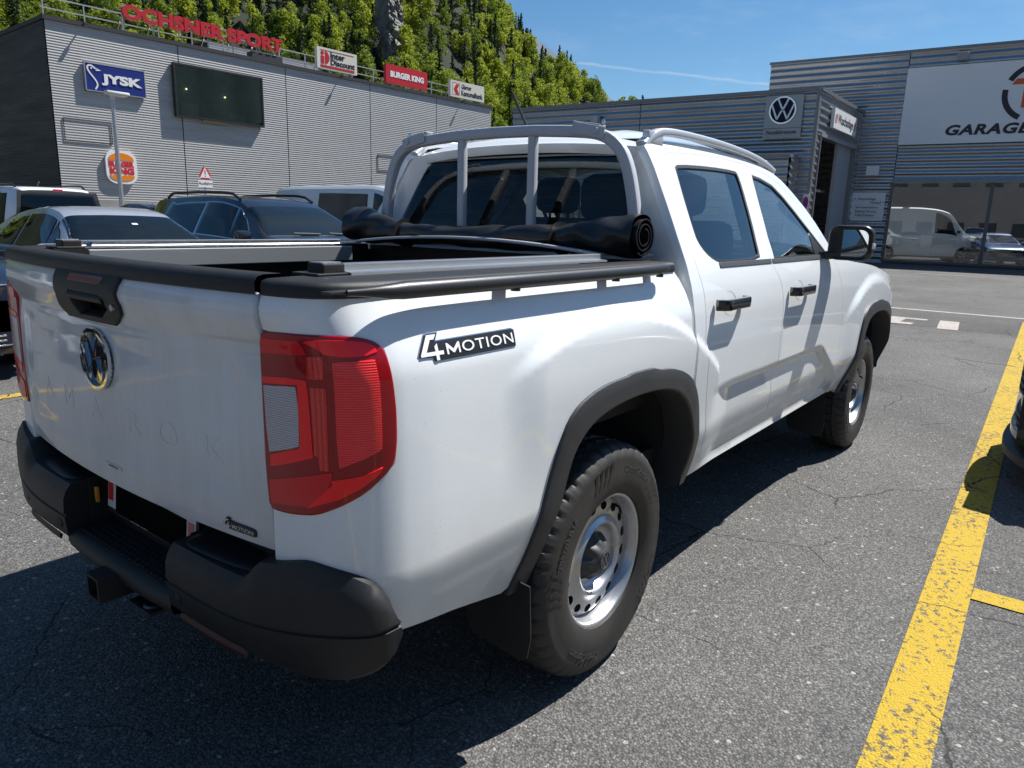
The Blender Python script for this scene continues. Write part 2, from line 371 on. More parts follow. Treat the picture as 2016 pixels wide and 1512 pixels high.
# ================================================================ SETTING
def asphalt_mat(name, k=1., paint=None, wear=.5):
    m = bpy.data.materials.new(name); m.use_nodes = True; t = m.node_tree; p = t.nodes['Principled BSDF']; L = t.links.new
    g = N(t, 'ShaderNodeNewGeometry'); pos = g.outputs['Position']
    v1 = N(t, 'ShaderNodeTexVoronoi', inp={'Scale': 128., 'Randomness': 1.}); L(pos, v1.inputs['Vector'])
    v2 = N(t, 'ShaderNodeTexVoronoi', inp={'Scale': 46., 'Randomness': 1.}); L(pos, v2.inputs['Vector'])
    sep = N(t, 'ShaderNodeSeparateColor'); L(v1.outputs['Color'], sep.inputs[0]); sep2 = N(t, 'ShaderNodeSeparateColor'); L(v2.outputs['Color'], sep2.inputs[0])
    cr = N(t, 'ShaderNodeValToRGB'); L(sep.outputs[0], cr.inputs[0]); e = cr.color_ramp.elements
    e[0].color = (.072*k, .072*k, .071*k, 1); e[1].color = (.215*k, .21*k, .20*k, 1); e[1].position = 1
    for ps, c in ((.4, .098), (.75, .125), (.95, .155)):
        q = cr.color_ramp.elements.new(ps); q.color = (c*k*1.01, c*k*.985, c*k*.94, 1)
    # dark binder between the stones
    rg = N(t, 'ShaderNodeMapRange', inp={1: .28, 2: .7, 3: 1., 4: .5}); L(v1.outputs['Distance'], rg.inputs[0])
    mu = N(t, 'ShaderNodeMixRGB', blend_type='MULTIPLY', inp={0: 1.}); L(cr.outputs[0], mu.inputs[1]); L(rg.outputs[0], mu.inputs[2])
    # scattered big pale stones
    s1 = N(t, 'ShaderNodeMath', operation='GREATER_THAN', inp={1: .97}); L(sep2.outputs[0], s1.inputs[0])
    s2 = N(t, 'ShaderNodeMath', operation='LESS_THAN', inp={1: .36}); L(v2.outputs['Distance'], s2.inputs[0])
    s3 = N(t, 'ShaderNodeMath', operation='MULTIPLY'); L(s1.outputs[0], s3.inputs[0]); L(s2.outputs[0], s3.inputs[1])
    st = N(t, 'ShaderNodeMixRGB', inp={2: (.23*k, .22*k, .205*k, 1)}); L(s3.outputs[0], st.inputs[0]); L(mu.outputs[0], st.inputs[1])
    # broad patches of wear
    n1 = N(t, 'ShaderNodeTexNoise', inp={'Scale': .42, 'Detail': 7., 'Roughness': .68}); L(pos, n1.inputs['Vector'])
    r1 = N(t, 'ShaderNodeMapRange', inp={1: .3, 2: .7, 3: .76, 4: 1.36}); L(n1.outputs['Fac'], r1.inputs[0])
    pm = N(t, 'ShaderNodeMixRGB', blend_type='MULTIPLY', inp={0: 1.}); L(st.outputs[0], pm.inputs[1]); L(r1.outputs[0], pm.inputs[2])
    # cracks
    nw = N(t, 'ShaderNodeTexNoise', inp={'Scale': 1.7, 'Detail': 7., 'Roughness': .62}); L(pos, nw.inputs['Vector'])
    wv = N(t, 'ShaderNodeVectorMath', operation='MULTIPLY_ADD', inp={1: (.30, .30, 0)}); L(nw.outputs['Color'], wv.inputs[0]); L(pos, wv.inputs[2])
    ck = N(t, 'ShaderNodeTexVoronoi', feature='DISTANCE_TO_EDGE', inp={'Scale': 1.1}); L(wv.outputs[0], ck.inputs['Vector'])
    nm = N(t, 'ShaderNodeTexNoise', inp={'Scale': 1.1, 'Detail': 2.}); L(pos, nm.inputs['Vector'])
    cw = N(t, 'ShaderNodeMapRange', inp={1: .46, 2: .60, 3: 0., 4: .0062}); L(nm.outputs['Fac'], cw.inputs[0])
    cl = N(t, 'ShaderNodeMath', operation='LESS_THAN'); L(ck.outputs[0], cl.inputs[0]); L(cw.outputs[0], cl.inputs[1])
    cm = N(t, 'ShaderNodeMixRGB', inp={2: (.02, .02, .02, 1)}); cf = N(t, 'ShaderNodeMath', operation='MULTIPLY', inp={1: .78}); L(cl.outputs[0], cf.inputs[0]); L(cf.outputs[0], cm.inputs[0]); L(pm.outputs[0], cm.inputs[1])
    col = cm.outputs[0]
    h = N(t, 'ShaderNodeMath', operation='MULTIPLY_ADD', inp={1: -1., 2: 1.}); L(v1.outputs['Distance'], h.inputs[0])
    h2 = N(t, 'ShaderNodeMath', operation='MULTIPLY_ADD', inp={1: -1.4}); L(cl.outputs[0], h2.inputs[0]); L(h.outputs[0], h2.inputs[2])
    if paint:
        np_ = N(t, 'ShaderNodeTexNoise', inp={'Scale': 34., 'Detail': 5., 'Roughness': .62}); L(pos, np_.inputs['Vector'])
        nb = N(t, 'ShaderNodeTexNoise', inp={'Scale': 2.3, 'Detail': 2.}); L(pos, nb.inputs['Vector'])
        ad = N(t, 'ShaderNodeMath', operation='MULTIPLY_ADD', inp={1: .25, 2: -.125}); L(nb.outputs['Fac'], ad.inputs[0])
        a2 = N(t, 'ShaderNodeMath', operation='ADD'); L(np_.outputs['Fac'], a2.inputs[0]); L(ad.outputs[0], a2.inputs[1])
        a3 = N(t, 'ShaderNodeMath', operation='MULTIPLY_ADD', inp={1: .16}); L(v1.outputs['Distance'], a3.inputs[0]); L(a2.outputs[0], a3.inputs[2])
        wr = N(t, 'ShaderNodeMapRange', inp={1: wear-.03, 2: wear+.06, 3: 1., 4: .12}); L(a3.outputs[0], wr.inputs[0])
        iv = N(t, 'ShaderNodeMath', operation='SUBTRACT', inp={0: 1.}); L(cl.outputs[0], iv.inputs[1])
        wf = N(t, 'ShaderNodeMath', operation='MULTIPLY'); L(wr.outputs[0], wf.inputs[0]); L(iv.outputs[0], wf.inputs[1])
        pc = N(t, 'ShaderNodeMixRGB', inp={1: (*paint, 1), 2: (paint[0]*.72, paint[1]*.68, paint[2]*.7, 1)}); L(r1.outputs[0], pc.inputs[0])
        q = N(t, 'ShaderNodeMixRGB'); L(wf.outputs[0], q.inputs[0]); L(col, q.inputs[1]); L(pc.outputs[0], q.inputs[2]); col = q.outputs[0]
    L(col, p.inputs['Base Color']); p.inputs['Roughness'].default_value = .85; p.inputs['Specular IOR Level'].default_value = .28
    bp = N(t, 'ShaderNodeBump', inp={'Strength': .75, 'Distance': .006}); L(h2.outputs[0], bp.inputs['Height']); L(bp.outputs[0], p.inputs['Normal'])
    return m
asphalt = asphalt_mat('asphalt', 1.22); asphalt_dark = asphalt_mat('dark asphalt', 1.0)
yellow = asphalt_mat('worn yellow paint', 1., (.62, .445, .045), .655); white_line = asphalt_mat('worn white paint', 1., (.56, .54, .48), .67)
tag(mesh('ground', [(-4000, -4000, 0), (4000, -4000, 0), (4000, 4000, 0), (-4000, 4000, 0)], [(0, 1, 2, 3)], asphalt), kind='structure')
def sheet(name, pts, z, m):
    return tag(mesh(name, [(x, y, z) for x, y in pts], [tuple(range(len(pts)))], m), kind='structure')
sheet('asphalt_strip', [(10.8, -14), (13.62, -14), (13.55, 14), (10.9, 14)], .0022, asphalt_dark)
def strip(name, a, b, wd, z, m):
    a, b = Vector(a), Vector(b); d = (b-a).normalized(); n = Vector((-d.y, d.x))*wd/2
    return sheet(name, [a-n, b-n, b+n, a+n], z, m)
YD = Vector((13.05-.14, -1.29+1.782)).normalized()
strip('yellow_bay_line', (-3.2, -1.868), (12.9, -1.30-.083), .165, .0050, yellow)
for x0 in (-1.55, 1.42, 4.42, 7.4, 10.3):
    yb = -1.868+(x0+3.2)*.0303-.085
    strip('yellow_bay_line', (x0, yb), (x0+.05, -6.9), .115, .0050, yellow)
strip('yellow_bay_line', (-9, 4.40), (9, 4.52), .12, .0050, yellow)
for x0 in (-3.2, -1.75+2.63, 3.45, 5.98, 8.5): strip('yellow_bay_line', (x0, 4.6), (x0, 10.2), .11, .0050, yellow)
strip('white_lane_line', (13.45, -14), (13.52, 13), .17, .0052, white_line)
# painted lettering lying on the asphalt beside the lane line
wl = tag(mesh('white_stop_mark', [(10.75, -.62, .0053), (11.95, -.50, .0053), (11.95, -.22, .0053), (10.75, -.34, .0053)], [(0, 1, 2, 3)], white_line), kind='structure')
for k, (y0, y1, x0, x1) in enumerate(((-.05, 3.4, 11.75, 11.93), (.05, 3.4, 10.95, 11.22), (.25, .6, 11.22, 11.75), (1.1, 1.4, 11.22, 11.75), (1.9, 2.2, 11.22, 11.75))):
    sheet('white_road_lettering', [(x0, y0), (x1, y0), (x1, y1), (x0, y1)], .0053, white_line)
for y0 in (-6, -2.5, 1., 4.4): strip('white_bay_line', (27., y0), (27.06, y0+1.7), .12, .0052, white_line)

# ---------------------------------------------------------------- hill, trees, mountains
forest_floor = mat('forest floor', (.014, .022, .007), .95, var=.5, vscale=.05)
rock = mat('limestone', (.26, .255, .245), .9, var=.62, vscale=.30, stretch=(1, 1, .45))
hazy_rock = mat('haze tinted mountain rock', (.075, .105, .135), .95, var=.6, vscale=.004, col2=(.14, .17, .20))  # blue of distance haze mixed into the rock's base colour
Efun = pchip([-180, -120, -60, -25, 0, 18, 24, 28.7, 31.1, 34.2, 35.5, 36.5, 38.4, 43, 50, 60, 75, 90, 120, 180], [0, 0, 0, 0, 0, 1.6, 4.4, 6.9, 8.0, 9.3, 10.1, 11.1, 13.5, 17.5, 20.5, 22.5, 23.5, 22, 12, 0])
def hz(r, az):
    E = Efun(az); f = sstep(120, 520, r)**1.15
    z = r*math.tan(R(E))*f
    b = 6*math.sin(az*.9+r*.017)+4*math.sin(az*2.3-r*.031)+3*math.sin(r*.06+az*.5)
    return z+b*sstep(140, 300, r)*sstep(0, 8, E)*.8-.6
CX, CY = -1.894, -1.966
def hp(r, az, dz=0): return Vector((CX+r*math.cos(R(az)), CY+r*math.sin(R(az)), hz(r, az)+dz))
m_ = MB(); m_.grid(lambda r, a: hp(r, a), [120+14*i for i in range(30)]+[560+30*i for i in range(10)], [14+1.4*i for i in range(96)])
h_ = m_.build('hillside', forest_floor, smooth=180, mirror=False); tag(h_, kind='structure'); fixn(h_)
def ridge(name, az0, az1, r, prof, m, amp, seed):
    rn = random.Random(seed); ph = [(rn.uniform(.15, 1.6), rn.uniform(0, 6), rn.uniform(.3, 1)) for _ in range(14)]
    def f(t, az):
        e = prof(az); rr = r*(1+.55*t)
        nz = sum(a*math.sin(k*az*1.7+p+3*t*k) for k, p, a in ph)/7
        top = math.tan(R(max(.2, e)))*r*1.55*(1+amp*nz)
        return Vector((CX+rr*math.cos(R(az)), CY+rr*math.sin(R(az)), -30+top*t**1.1*(1+.05*nz*math.sin(9*t))))
    o = MB().grid(f, lin(0, 1, 14), lin(az0, az1, int((az1-az0)*1.6)+2)).build(name, m, smooth=60); fixn(o); return tag(o, kind='structure')
ridge('mountain', 22, 60, 3200, pchip([22, 28, 30, 31.9, 33.2, 34.8, 38, 60], [4.0, 6.5, 8.5, 9.9, 10.9, 12.0, 13.5, 15]), hazy_rock, .006, 3)
ridge('mountain', 112, 345, 2600, pchip([112, 140, 180, 225, 270, 300, 325, 345], [12, 15, 12, 16, 19, 15, 9, 3]), hazy_rock, .10, 5)
# rock face
def rockf(u, v):
    c = hp(352, 47.2); t = Vector((-math.sin(R(47.2)), math.cos(R(47.2)), 0)); d = Vector((math.cos(R(47.2)), math.sin(R(47.2)), 0))
    q = Vector((u*3.1, v*9.3, 1.7)); f1 = mnoise.fractal(q*.55, .9, 2., 5); f2 = mnoise.fractal(q*1.7+Vector((5, 2, 1)), .9, 2.1, 5)
    wd = 6.4*(1-.55*abs(v-.55)+.28*f1); return Vector((c.x, c.y, 0))+t*(u*wd+1.6*f2)+d*(abs(u)**1.3*9+3.4*f1+2.2*f2-11+10*v)+Vector((0, 0, 62+38*v+1.2*f2))
o = MB().grid(rockf, lin(-1, 1, 44), lin(0, 1, 90)).build('cliff', rock, smooth=30); tag(fixn(o), kind='structure')

def leaf_mat(name, a, b, tr=.35):
    m = bpy.data.materials.new(name); m.use_nodes = True; t = m.node_tree; p = t.nodes['Principled BSDF']; L = t.links.new
    oi = N(t, 'ShaderNodeObjectInfo'); tc = N(t, 'ShaderNodeTexCoord')
    nz = N(t, 'ShaderNodeTexNoise', inp={'Scale': .55, 'Detail': 3.}); L(tc.outputs['Object'], nz.inputs['Vector'])
    ad = N(t, 'ShaderNodeMath', operation='MULTIPLY_ADD', inp={1: .7}); L(oi.outputs['Random'], ad.inputs[0]); L(nz.outputs['Fac'], ad.inputs[2])
    rg = N(t, 'ShaderNodeMapRange', inp={1: .35, 2: 1.15}); L(ad.outputs[0], rg.inputs[0])
    mx = N(t, 'ShaderNodeMixRGB', inp={1: (*a, 1), 2: (*b, 1)}); L(rg.outputs[0], mx.inputs[0])
    L(mx.outputs[0], p.inputs['Base Color']); p.inputs['Roughness'].default_value = .65; p.inputs['Specular IOR Level'].default_value = .25
    tl = N(t, 'ShaderNodeBsdfTranslucent'); L(mx.outputs[0], tl.inputs[0]); ms = N(t, 'ShaderNodeMixShader', inp={0: tr})
    L(p.outputs[0], ms.inputs[1]); L(tl.outputs[0], ms.inputs[2]); L(ms.outputs[0], t.nodes['Material Output'].inputs[0]); return m
leafA = leaf_mat('spring leaves', (.15, .215, .02), (.33, .38, .038), .40); leafB = leaf_mat('mid green leaves', (.06, .105, .014), (.18, .24, .028), .36); leafC = leaf_mat('conifer needles', (.016, .034, .014), (.04, .065, .022), .2)
bark = mat('bark', (.09, .075, .06), .9)
def crown_mesh(seed, kind):
    rn = random.Random(seed); vs = []; fs = []
    def card(c, s, up=.35):
        n = Vector((rn.gauss(0, 1), rn.gauss(0, 1), rn.gauss(0, 1)+up)).normalized(); a = n.orthogonal().normalized(); a.rotate(Quaternion(n, rn.uniform(0, 6.28))); b = n.cross(a)
        i = len(vs); vs.extend([c+a*s, c+b*s*.62, c-a*s, c-b*s*.62]); fs.append((i, i+1, i+2, i+3))
    if kind == 'leafy':
        H = 15; lobes = []
        for k in range(15):
            h = rn.uniform(.22, .95); rr = 3.7*math.sin(math.pi*min(1, (h*.86+.07)))**.75
            an = rn.uniform(0, 6.28); q = rn.uniform(.35, .85)
            lobes.append((Vector((rr*q*math.cos(an), rr*q*math.sin(an), h*H)), rn.uniform(1.2, 2.3)*(1-.3*h)))
        lobes.append((Vector((0, 0, H*.5)), 2.4)); lobes.append((Vector((0, 0, H*.9)), 1.3))
        for c, r in lobes:
            for _ in range(int(120*r*r/2)):
                d = Vector((rn.gauss(0, 1), rn.gauss(0, 1), rn.gauss(0, 1))).normalized()
                card(c+d*r*rn.uniform(.70, 1.12)*Vector((1, 1, 1.2)).length/1.85, rn.uniform(.18, .42))
    else:
        H = 19
        for lv in range(30):
            h = 1.5+lv/30*(H-1.5); rr = 3.3*(1-h/(H+.4))**.85+.15
            nb = max(4, int(11*(1-h/H))+4)
            for b in range(nb):
                an = rn.uniform(0, 6.28); L_ = rr*rn.uniform(.65, 1.1)
                for q in range(4):
                    t = (q+.6)/4; c = Vector((math.cos(an)*L_*t, math.sin(an)*L_*t, h-.35*L_*t*t+.1*rn.random()))
                    card(c, rn.uniform(.28, .5), 1.2)
        for _ in range(30): card(Vector((rn.gauss(0, .12), rn.gauss(0, .12), H-rn.random()*1.6)), .22, 0)
    me = bpy.data.meshes.new('crown'); me.from_pydata([tuple(v) for v in vs], [], fs); me.update(); return me
def trunk_mesh(h, r):
    m = MB(); m.tube([(0, 0, -2), (.05, 0, h*.4), (0, .1, h*.8)], r, 6, scale=[1, .75, .3])
    for a in range(3): m.tube([(0, 0, h*(.3+.13*a)), (1.3*math.cos(2.2*a), 1.3*math.sin(2.2*a), h*(.45+.13*a))], r*.35, 5, scale=[1, .4])
    me = bpy.data.meshes.new('trunk'); me.from_pydata([tuple(v) for v in m.v], [], m.f); me.materials.append(bark); return me
CR = {'spring': [], 'mid': [], 'conifer': []}
for k in range(4): me = crown_mesh(100+k, 'leafy'); me.materials.append(leafA); CR['spring'].append(me)
for k in range(3): me = crown_mesh(200+k, 'leafy'); me.materials.append(leafB); CR['mid'].append(me)
for k in range(3): me = crown_mesh(300+k, 'conifer'); me.materials.append(leafC); CR['conifer'].append(me)
TR = {'spring': trunk_mesh(12, .28), 'mid': trunk_mesh(12, .28), 'conifer': trunk_mesh(15, .25)}
TL = {'spring': ('beech_tree', 'bright spring green broadleaf tree on the wooded hillside'), 'mid': ('broadleaf_tree', 'darker green broadleaf tree on the wooded hillside'), 'conifer': ('conifer_tree', 'dark pointed conifer on the wooded hillside')}
rn = random.Random(11); spots = []
def near_cut(az):   # elevation hidden behind the buildings in front
    return 3.5 if az > 77 else 10.2 if az > 60 else 8.2 if az > 50 else 6.2 if az > 41 else 4.2
tries = 0; cells = {}
while len(spots) < 1900 and tries < 80000:
    tries += 1
    az = rn.uniform(26.5, 98); r = 170+400*rn.random()**.8
    p = hp(r, az); el = math.degrees(math.atan2(p.z-1.44+9, r))
    if Efun(az) < 5 or el < near_cut(az)-1.5 or el > 19.5: continue
    if 46.1 < az < 48.3 and r < 352 and 11.2 < el < 18: continue
    dmin = 3.2 if r < 330 else 3.5
    gx, gy = int(p.x//4.5), int(p.y//4.5)
    if any((p.x-q.x)**2+(p.y-q.y)**2 < dmin*dmin for i in (-1, 0, 1) for j in (-1, 0, 1) for q in cells.get((gx+i, gy+j), ())): continue
    cells.setdefault((gx, gy), []).append(p)
    spots.append((p, r, az, el))
spots.sort(key=lambda s: s[1])
vis = [s for s in spots if s[3] < 17.3 and s[2] < 73]; vis.sort(key=lambda s: s[1])
indiv = set(id(s) for s in vis[:290])
rest = []
for s in spots:
    p, r, az, el = s
    u = rn.random(); ridge_bias = .5 if 36 < az < 43 and el > 11 else 0
    kind = 'conifer' if u < .17+ridge_bias*.6+(.16 if 50 < az < 62 else 0) else ('mid' if u < .55 else 'spring')
    sc = rn.uniform(.66, 1.2)*(.9 if kind == 'conifer' else 1.); me = rn.choice(CR[kind]); rot = rn.uniform(0, 6.28)
    if id(s) in indiv:
        nm, lb = TL[kind]
        lb = lb.replace('on the wooded hillside', ('low ' if r < 330 else 'high ')+'on the hillside '+('behind the red roof letters' if az > 55 else 'behind the cream electronics sign' if az > 48.5 else 'behind the red roof sign' if az > 43.5 else 'behind the cream bank sign' if az > 39.5 else 'right of the silver store' if az > 33 else 'at the ridge end'))
        e = empty(nm, p, rot, lb, 'tree', 'trees on the wooded hillside'); e.scale = (sc*rn.uniform(.9, 1.15), sc*rn.uniform(.9, 1.15), sc)
        o = bpy.data.objects.new('crown', me); link(o, e); o = bpy.data.objects.new('trunk', TR[kind]); link(o, e)
    else: rest.append((p, sc, rot, me))
# the wood beyond, as one mass
LOD = {}
for ms in CR.values():
    for me in ms:      # every third leaf clump, enlarged
        L_ = []
        for k in range(0, len(me.vertices), 12):
            q = [me.vertices[k+i].co for i in range(4)]; c = (q[0]+q[1]+q[2]+q[3])/4; L_ += [tuple(c+(a-c)*1.65) for a in q]
        LOD[me.name] = L_
mv = []; mf = []; mm = []; mlist = [leafA, leafB, leafC]
for p, sc, rot, me in rest:
    b = len(mv); c, s = math.cos(rot), math.sin(rot); mi = mlist.index(me.materials[0])
    pol = LOD[me.name]; mv += [(p.x+sc*(x*c-y*s), p.y+sc*(x*s+y*c), p.z+sc*z) for x, y, z in pol]
    k = len(pol)//4; mf += [(b+4*i, b+4*i+1, b+4*i+2, b+4*i+3) for i in range(k)]; mm += [mi]*k
if mf:
    o = mesh('forest', mv, mf, mlist); o.data.polygons.foreach_set('material_index', mm)
    tag(o, 'mixed wood covering the upper hillside behind the nearer trees', 'forest', kind='stuff')

# ---------------------------------------------------------------- cladded store building (left)
def clad_mat(name, col, rough=.42, metal=.7, var=.25):
    m = mat(name, col, rough, metal=metal, var=var, vscale=1.1, rvar=.08, stretch=(.25, .25, 3.), spec=.5); return m
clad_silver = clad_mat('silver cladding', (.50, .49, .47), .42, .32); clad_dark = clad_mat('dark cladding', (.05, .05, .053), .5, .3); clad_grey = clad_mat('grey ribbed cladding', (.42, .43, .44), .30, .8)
flash = mat('dark roof flashing', (.035, .035, .037), .5); concrete = mat('concrete', (.36, .35, .33), .85, var=.3, vscale=2); galv = mat('galvanised steel', (.50, .51, .52), .42, metal=.85)
joint_m = mat('dark joint', (.015, .018, .017), .7)
def frame(o, ang):
    d = Vector((math.cos(ang), math.sin(ang), 0)); n = Vector((math.sin(ang), -math.cos(ang), 0)); o = Vector((o[0], o[1], 0))
    return (lambda dep: (lambda s, z: o+d*s+n*dep+Vector((0, 0, z)))), d, n
def clad(name, F, s0, s1, z0, z1, pitch, depth, m, parent, duty=.6):
    """one profiled sheet: horizontal ribs as real relief"""
    n_ = 8; zs = [(z0+pitch*k/n_, depth*(.5+.5*math.cos(2*math.pi*k/n_))) for k in range(int((z1-z0)/pitch*n_)+1)]; zs.append((z1, depth))
    vs = [F(dp)(s, zz) for s in (s0, s1) for zz, dp in zs]; n = len(zs)
    fs = [(k, n+k, n+k+1, k+1) for k in range(n-1)]
    return mesh(name, vs, fs, m, parent, smooth=180)
def fbox(F, s0, s1, z0, z1, d0, d1):
    m = MB(); a, b = F(d0), F(d1)
    m.add([a(s0, z0), a(s1, z0), a(s1, z1), a(s0, z1), b(s0, z0), b(s1, z0), b(s1, z1), b(s0, z1)], [(3, 2, 1, 0), (4, 5, 6, 7), (0, 1, 5, 4), (1, 2, 6, 5), (2, 3, 7, 6), (3, 0, 4, 7)]); return m
FL, dL, nL = frame((10.347, 30.0), R(-1.7))
LB = empty('store_building', (22.9, 29.6, 0), 0, 'long low store clad in thin ribbed silver metal with rooftop signs', 'building'); LBi = Matrix.Translation((-22.9, -29.6, 0))
def adopt(o, e):   # keep world place under an unrotated empty
    o.parent = e; o.matrix_parent_inverse = e.matrix_world.inverted() if False else Matrix.Translation(-Vector(e.location)); return o
js = [0, 5.05, 10.29, 15.45, 20.40, 25.25]
for a, b in zip(js[:-1], js[1:]): adopt(clad('cladding_panel', FL, a+.02, b-.02, 1.8, 8.30, .098, .010, clad_silver, None), LB)
adopt(fbox(FL, .02, 25.23, 0, 8.28, -.6, -.03).build('wall', joint_m, smooth=None), LB)
adopt(fbox(FL, .0, 25.25, 0, 1.79, -.5, .06).build('plinth', concrete, smooth=None), LB)
adopt(fbox(FL, -.05, 25.3, 8.29, 8.44, -.6, .09).build('roof_flashing', flash, smooth=None), LB)
adopt(fbox(FL, .3, 25.0, 8.1, 8.27, -18, -.62).build('roof', concrete, smooth=None), LB)
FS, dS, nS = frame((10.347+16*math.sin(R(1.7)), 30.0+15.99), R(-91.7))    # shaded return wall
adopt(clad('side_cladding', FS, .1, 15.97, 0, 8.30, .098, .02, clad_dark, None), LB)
adopt(fbox(FS, .1, 15.9, 8.29, 8.44, -.3, .05).build('roof_flashing', flash, smooth=None), LB)
FE, dE, nE = frame((10.347+25.25*math.cos(R(-1.7)), 30-.749), R(88.3))
adopt(clad('side_cladding', FE, .03, 16, 0, 8.28, .098, .010, clad_silver, None), LB)
adopt(clad('set_back_storey', lambda d: FL(d-4.), 8.6, 15.2, 8.3, 9.55, .098, .028, mat('white cladding', (.62, .63, .64), .4, metal=.3), None), LB)
adopt(fbox(FL, 8.4, 15.4, 9.56, 9.66, -9., -3.9).build('set_back_roof', flash, smooth=None), LB)
adopt(fbox(FL, 8.6, 15.2, 8.3, 9.55, -8.9, -4.06).build('set_back_wall', joint_m, smooth=None), LB)
# display window box
adopt(fbox(FL, 4.70, 8.90, 5.42, 7.55, .03, .09).build('window_back', mat('interior with painted reflection', (.05, .08, .06), .7, var=.95, vscale=1.8, col2=(.20, .24, .16)), smooth=None), LB)  # green mottle painted in for slopes mirrored in the glass
fr = MB()
for s0, s1, z0, z1 in ((4.70, 8.90, 5.40, 5.48), (4.70, 8.90, 7.49, 7.57), (4.70, 4.78, 5.48, 7.49), (8.82, 8.90, 5.48, 7.49)): q = fbox(FL, s0, s1, z0, z1, .03, .24); fr.add(q.v, q.f)
adopt(fr.build('window_frame', mat('dark bronze frame', (.02, .02, .019), .4), smooth=None), LB)
adopt(fbox(FL, 4.78, 8.82, 5.48, 7.49, .20, .212).build('window_pane', glass('green shop glass', (.55, .68, .58), 1.5), smooth=None), LB)
for k, (s, z, wd, h, c) in enumerate(((5.35, 5.75, .8, .5, (.40, .34, .22)), (6.5, 5.7, 1.2, .8, (.36, .28, .18)), (7.6, 5.62, .9, .45, (.22, .26, .24)), (6.2, 5.6, .3, .25, (.5, .5, .45)))):
    adopt(fbox(FL, s-wd/2, s+wd/2, z-h/2+.0, z+h/2, .10, .17).build('display_goods', mat('shop goods %d' % k, c, .7), smooth=None), LB)
lampm = bpy.data.materials.new('shop spotlight'); lampm.use_nodes = True; lampm.node_tree.nodes['Principled BSDF'].inputs['Emission Color'].default_value = (1, .85, .6, 1); lampm.node_tree.nodes['Principled BSDF'].inputs['Emission Strength'].default_value = 3
for s, z in ((5.25, 6.55), (7.02, 6.45)): adopt(MB().lathe([(.0, .0), (.035, .0), (.03, .05), (0, .06)], 10, 'z', FL(.15)(s, z)).build('spotlight', lampm), LB)
for s0, s1, z0, z1 in ((.30, 2.07, 4.03, 4.845), (15.9, 17.6, 3.95, 4.75)):
    v = MB()
    for a in ((s0, s1, z0-.035, z0+.012), (s0, s1, z1-.015, z1+.012), (s0, s0+.025, z0, z1), (s1-.025, s1, z0, z1)): q = fbox(FL, *a, .02, .042); v.add(q.v, q.f)
    adopt(v.build('vent_frame', flash, smooth=None), LB)
for s in (1.35, 13.5, 22.5):
    v = MB(); a = FL(.08)(s, 8.36); v.tube([a, a+nL*.18+Vector((0, 0, .03))], .03, 8); v.box(a+nL*.22, (.12, .13, .07)); adopt(v.build('wall_floodlight', flash), LB)
# rooftop guard rail
G = MB()
for k in range(18):
    s = .2+k*1.45; q = fbox(FL, s-.02, s+.02, 8.42, 9.22, -.55, -.51); G.add(q.v, q.f)
for z in (8.82, 9.20):
    q = fbox(FL, .1, 25, z-.02, z+.02, -.55, -.51); G.add(q.v, q.f)
tag(G.build('roof_railing', galv, smooth=None), 'galvanised guard rail along the silver store roof', 'railing')
# ---- signs on the store
def signbox(name, F, s0, s1, z0, z1, d0, d1, m, label, edge=None):
    e = empty(name, F((d0+d1)/2)((s0+s1)/2, z0), 0, label, 'sign')
    o = fbox(F, s0, s1, z0, z1, d0, d1).build('sign_board', m, smooth=None); adopt(o, e)
    return e, F(d1+.002)
def st(e, o): return adopt(o, e)
blue = mat('sign blue', (.012, .028, .19), .35); cream = mat('sign cream', (.66, .63, .55), .4); redsign = mat('sign red', (.50, .012, .02), .4)
e, M = signbox('furniture_store_sign', FL, 1.22, 3.50, 5.97, 6.99, .03, .14, blue, 'blue JYSK sign with a white goose outline on the silver store wall')
st(e, fitl('JYSK', (1.80, 3.38, 6.22, 6.66), M, white_ink, 'lettering', None, bold=.05, depth=.02))
goose = chaik([(1.55, 6.03), (1.66, 6.20), (1.60, 6.36), (1.47, 6.52), (1.36, 6.66), (1.30, 6.80), (1.36, 6.90), (1.48, 6.90), (1.58, 6.82), (1.66, 6.76)], 2, False)
gp = MB(); gp.sweep([M(*p)+nL*.006 for p in goose], [(.028, -.006), (.028, .006), (-.028, .006), (-.028, -.006)], up=nL); st(e, gp.build('bird_outline', white_ink, smooth=None))
st(e, poly([(1.60, 6.84), (1.82, 6.75), (1.62, 6.72)], M, white_ink, 'bird_beak', None, .012)); st(e, poly(ell(1.46, 6.80, .035, .03), M, white_ink, 'bird_eye', None, .012))
fr = MB()
for a in ((1.20, 3.52, 5.95, 5.985), (1.20, 3.52, 6.975, 7.01), (1.20, 1.235, 5.95, 7.01), (3.485, 3.52, 5.95, 7.01)): q = fbox(FL, *a, .03, .15); fr.add(q.v, q.f)
st(e, fr.build('sign_frame', galv, smooth=None))
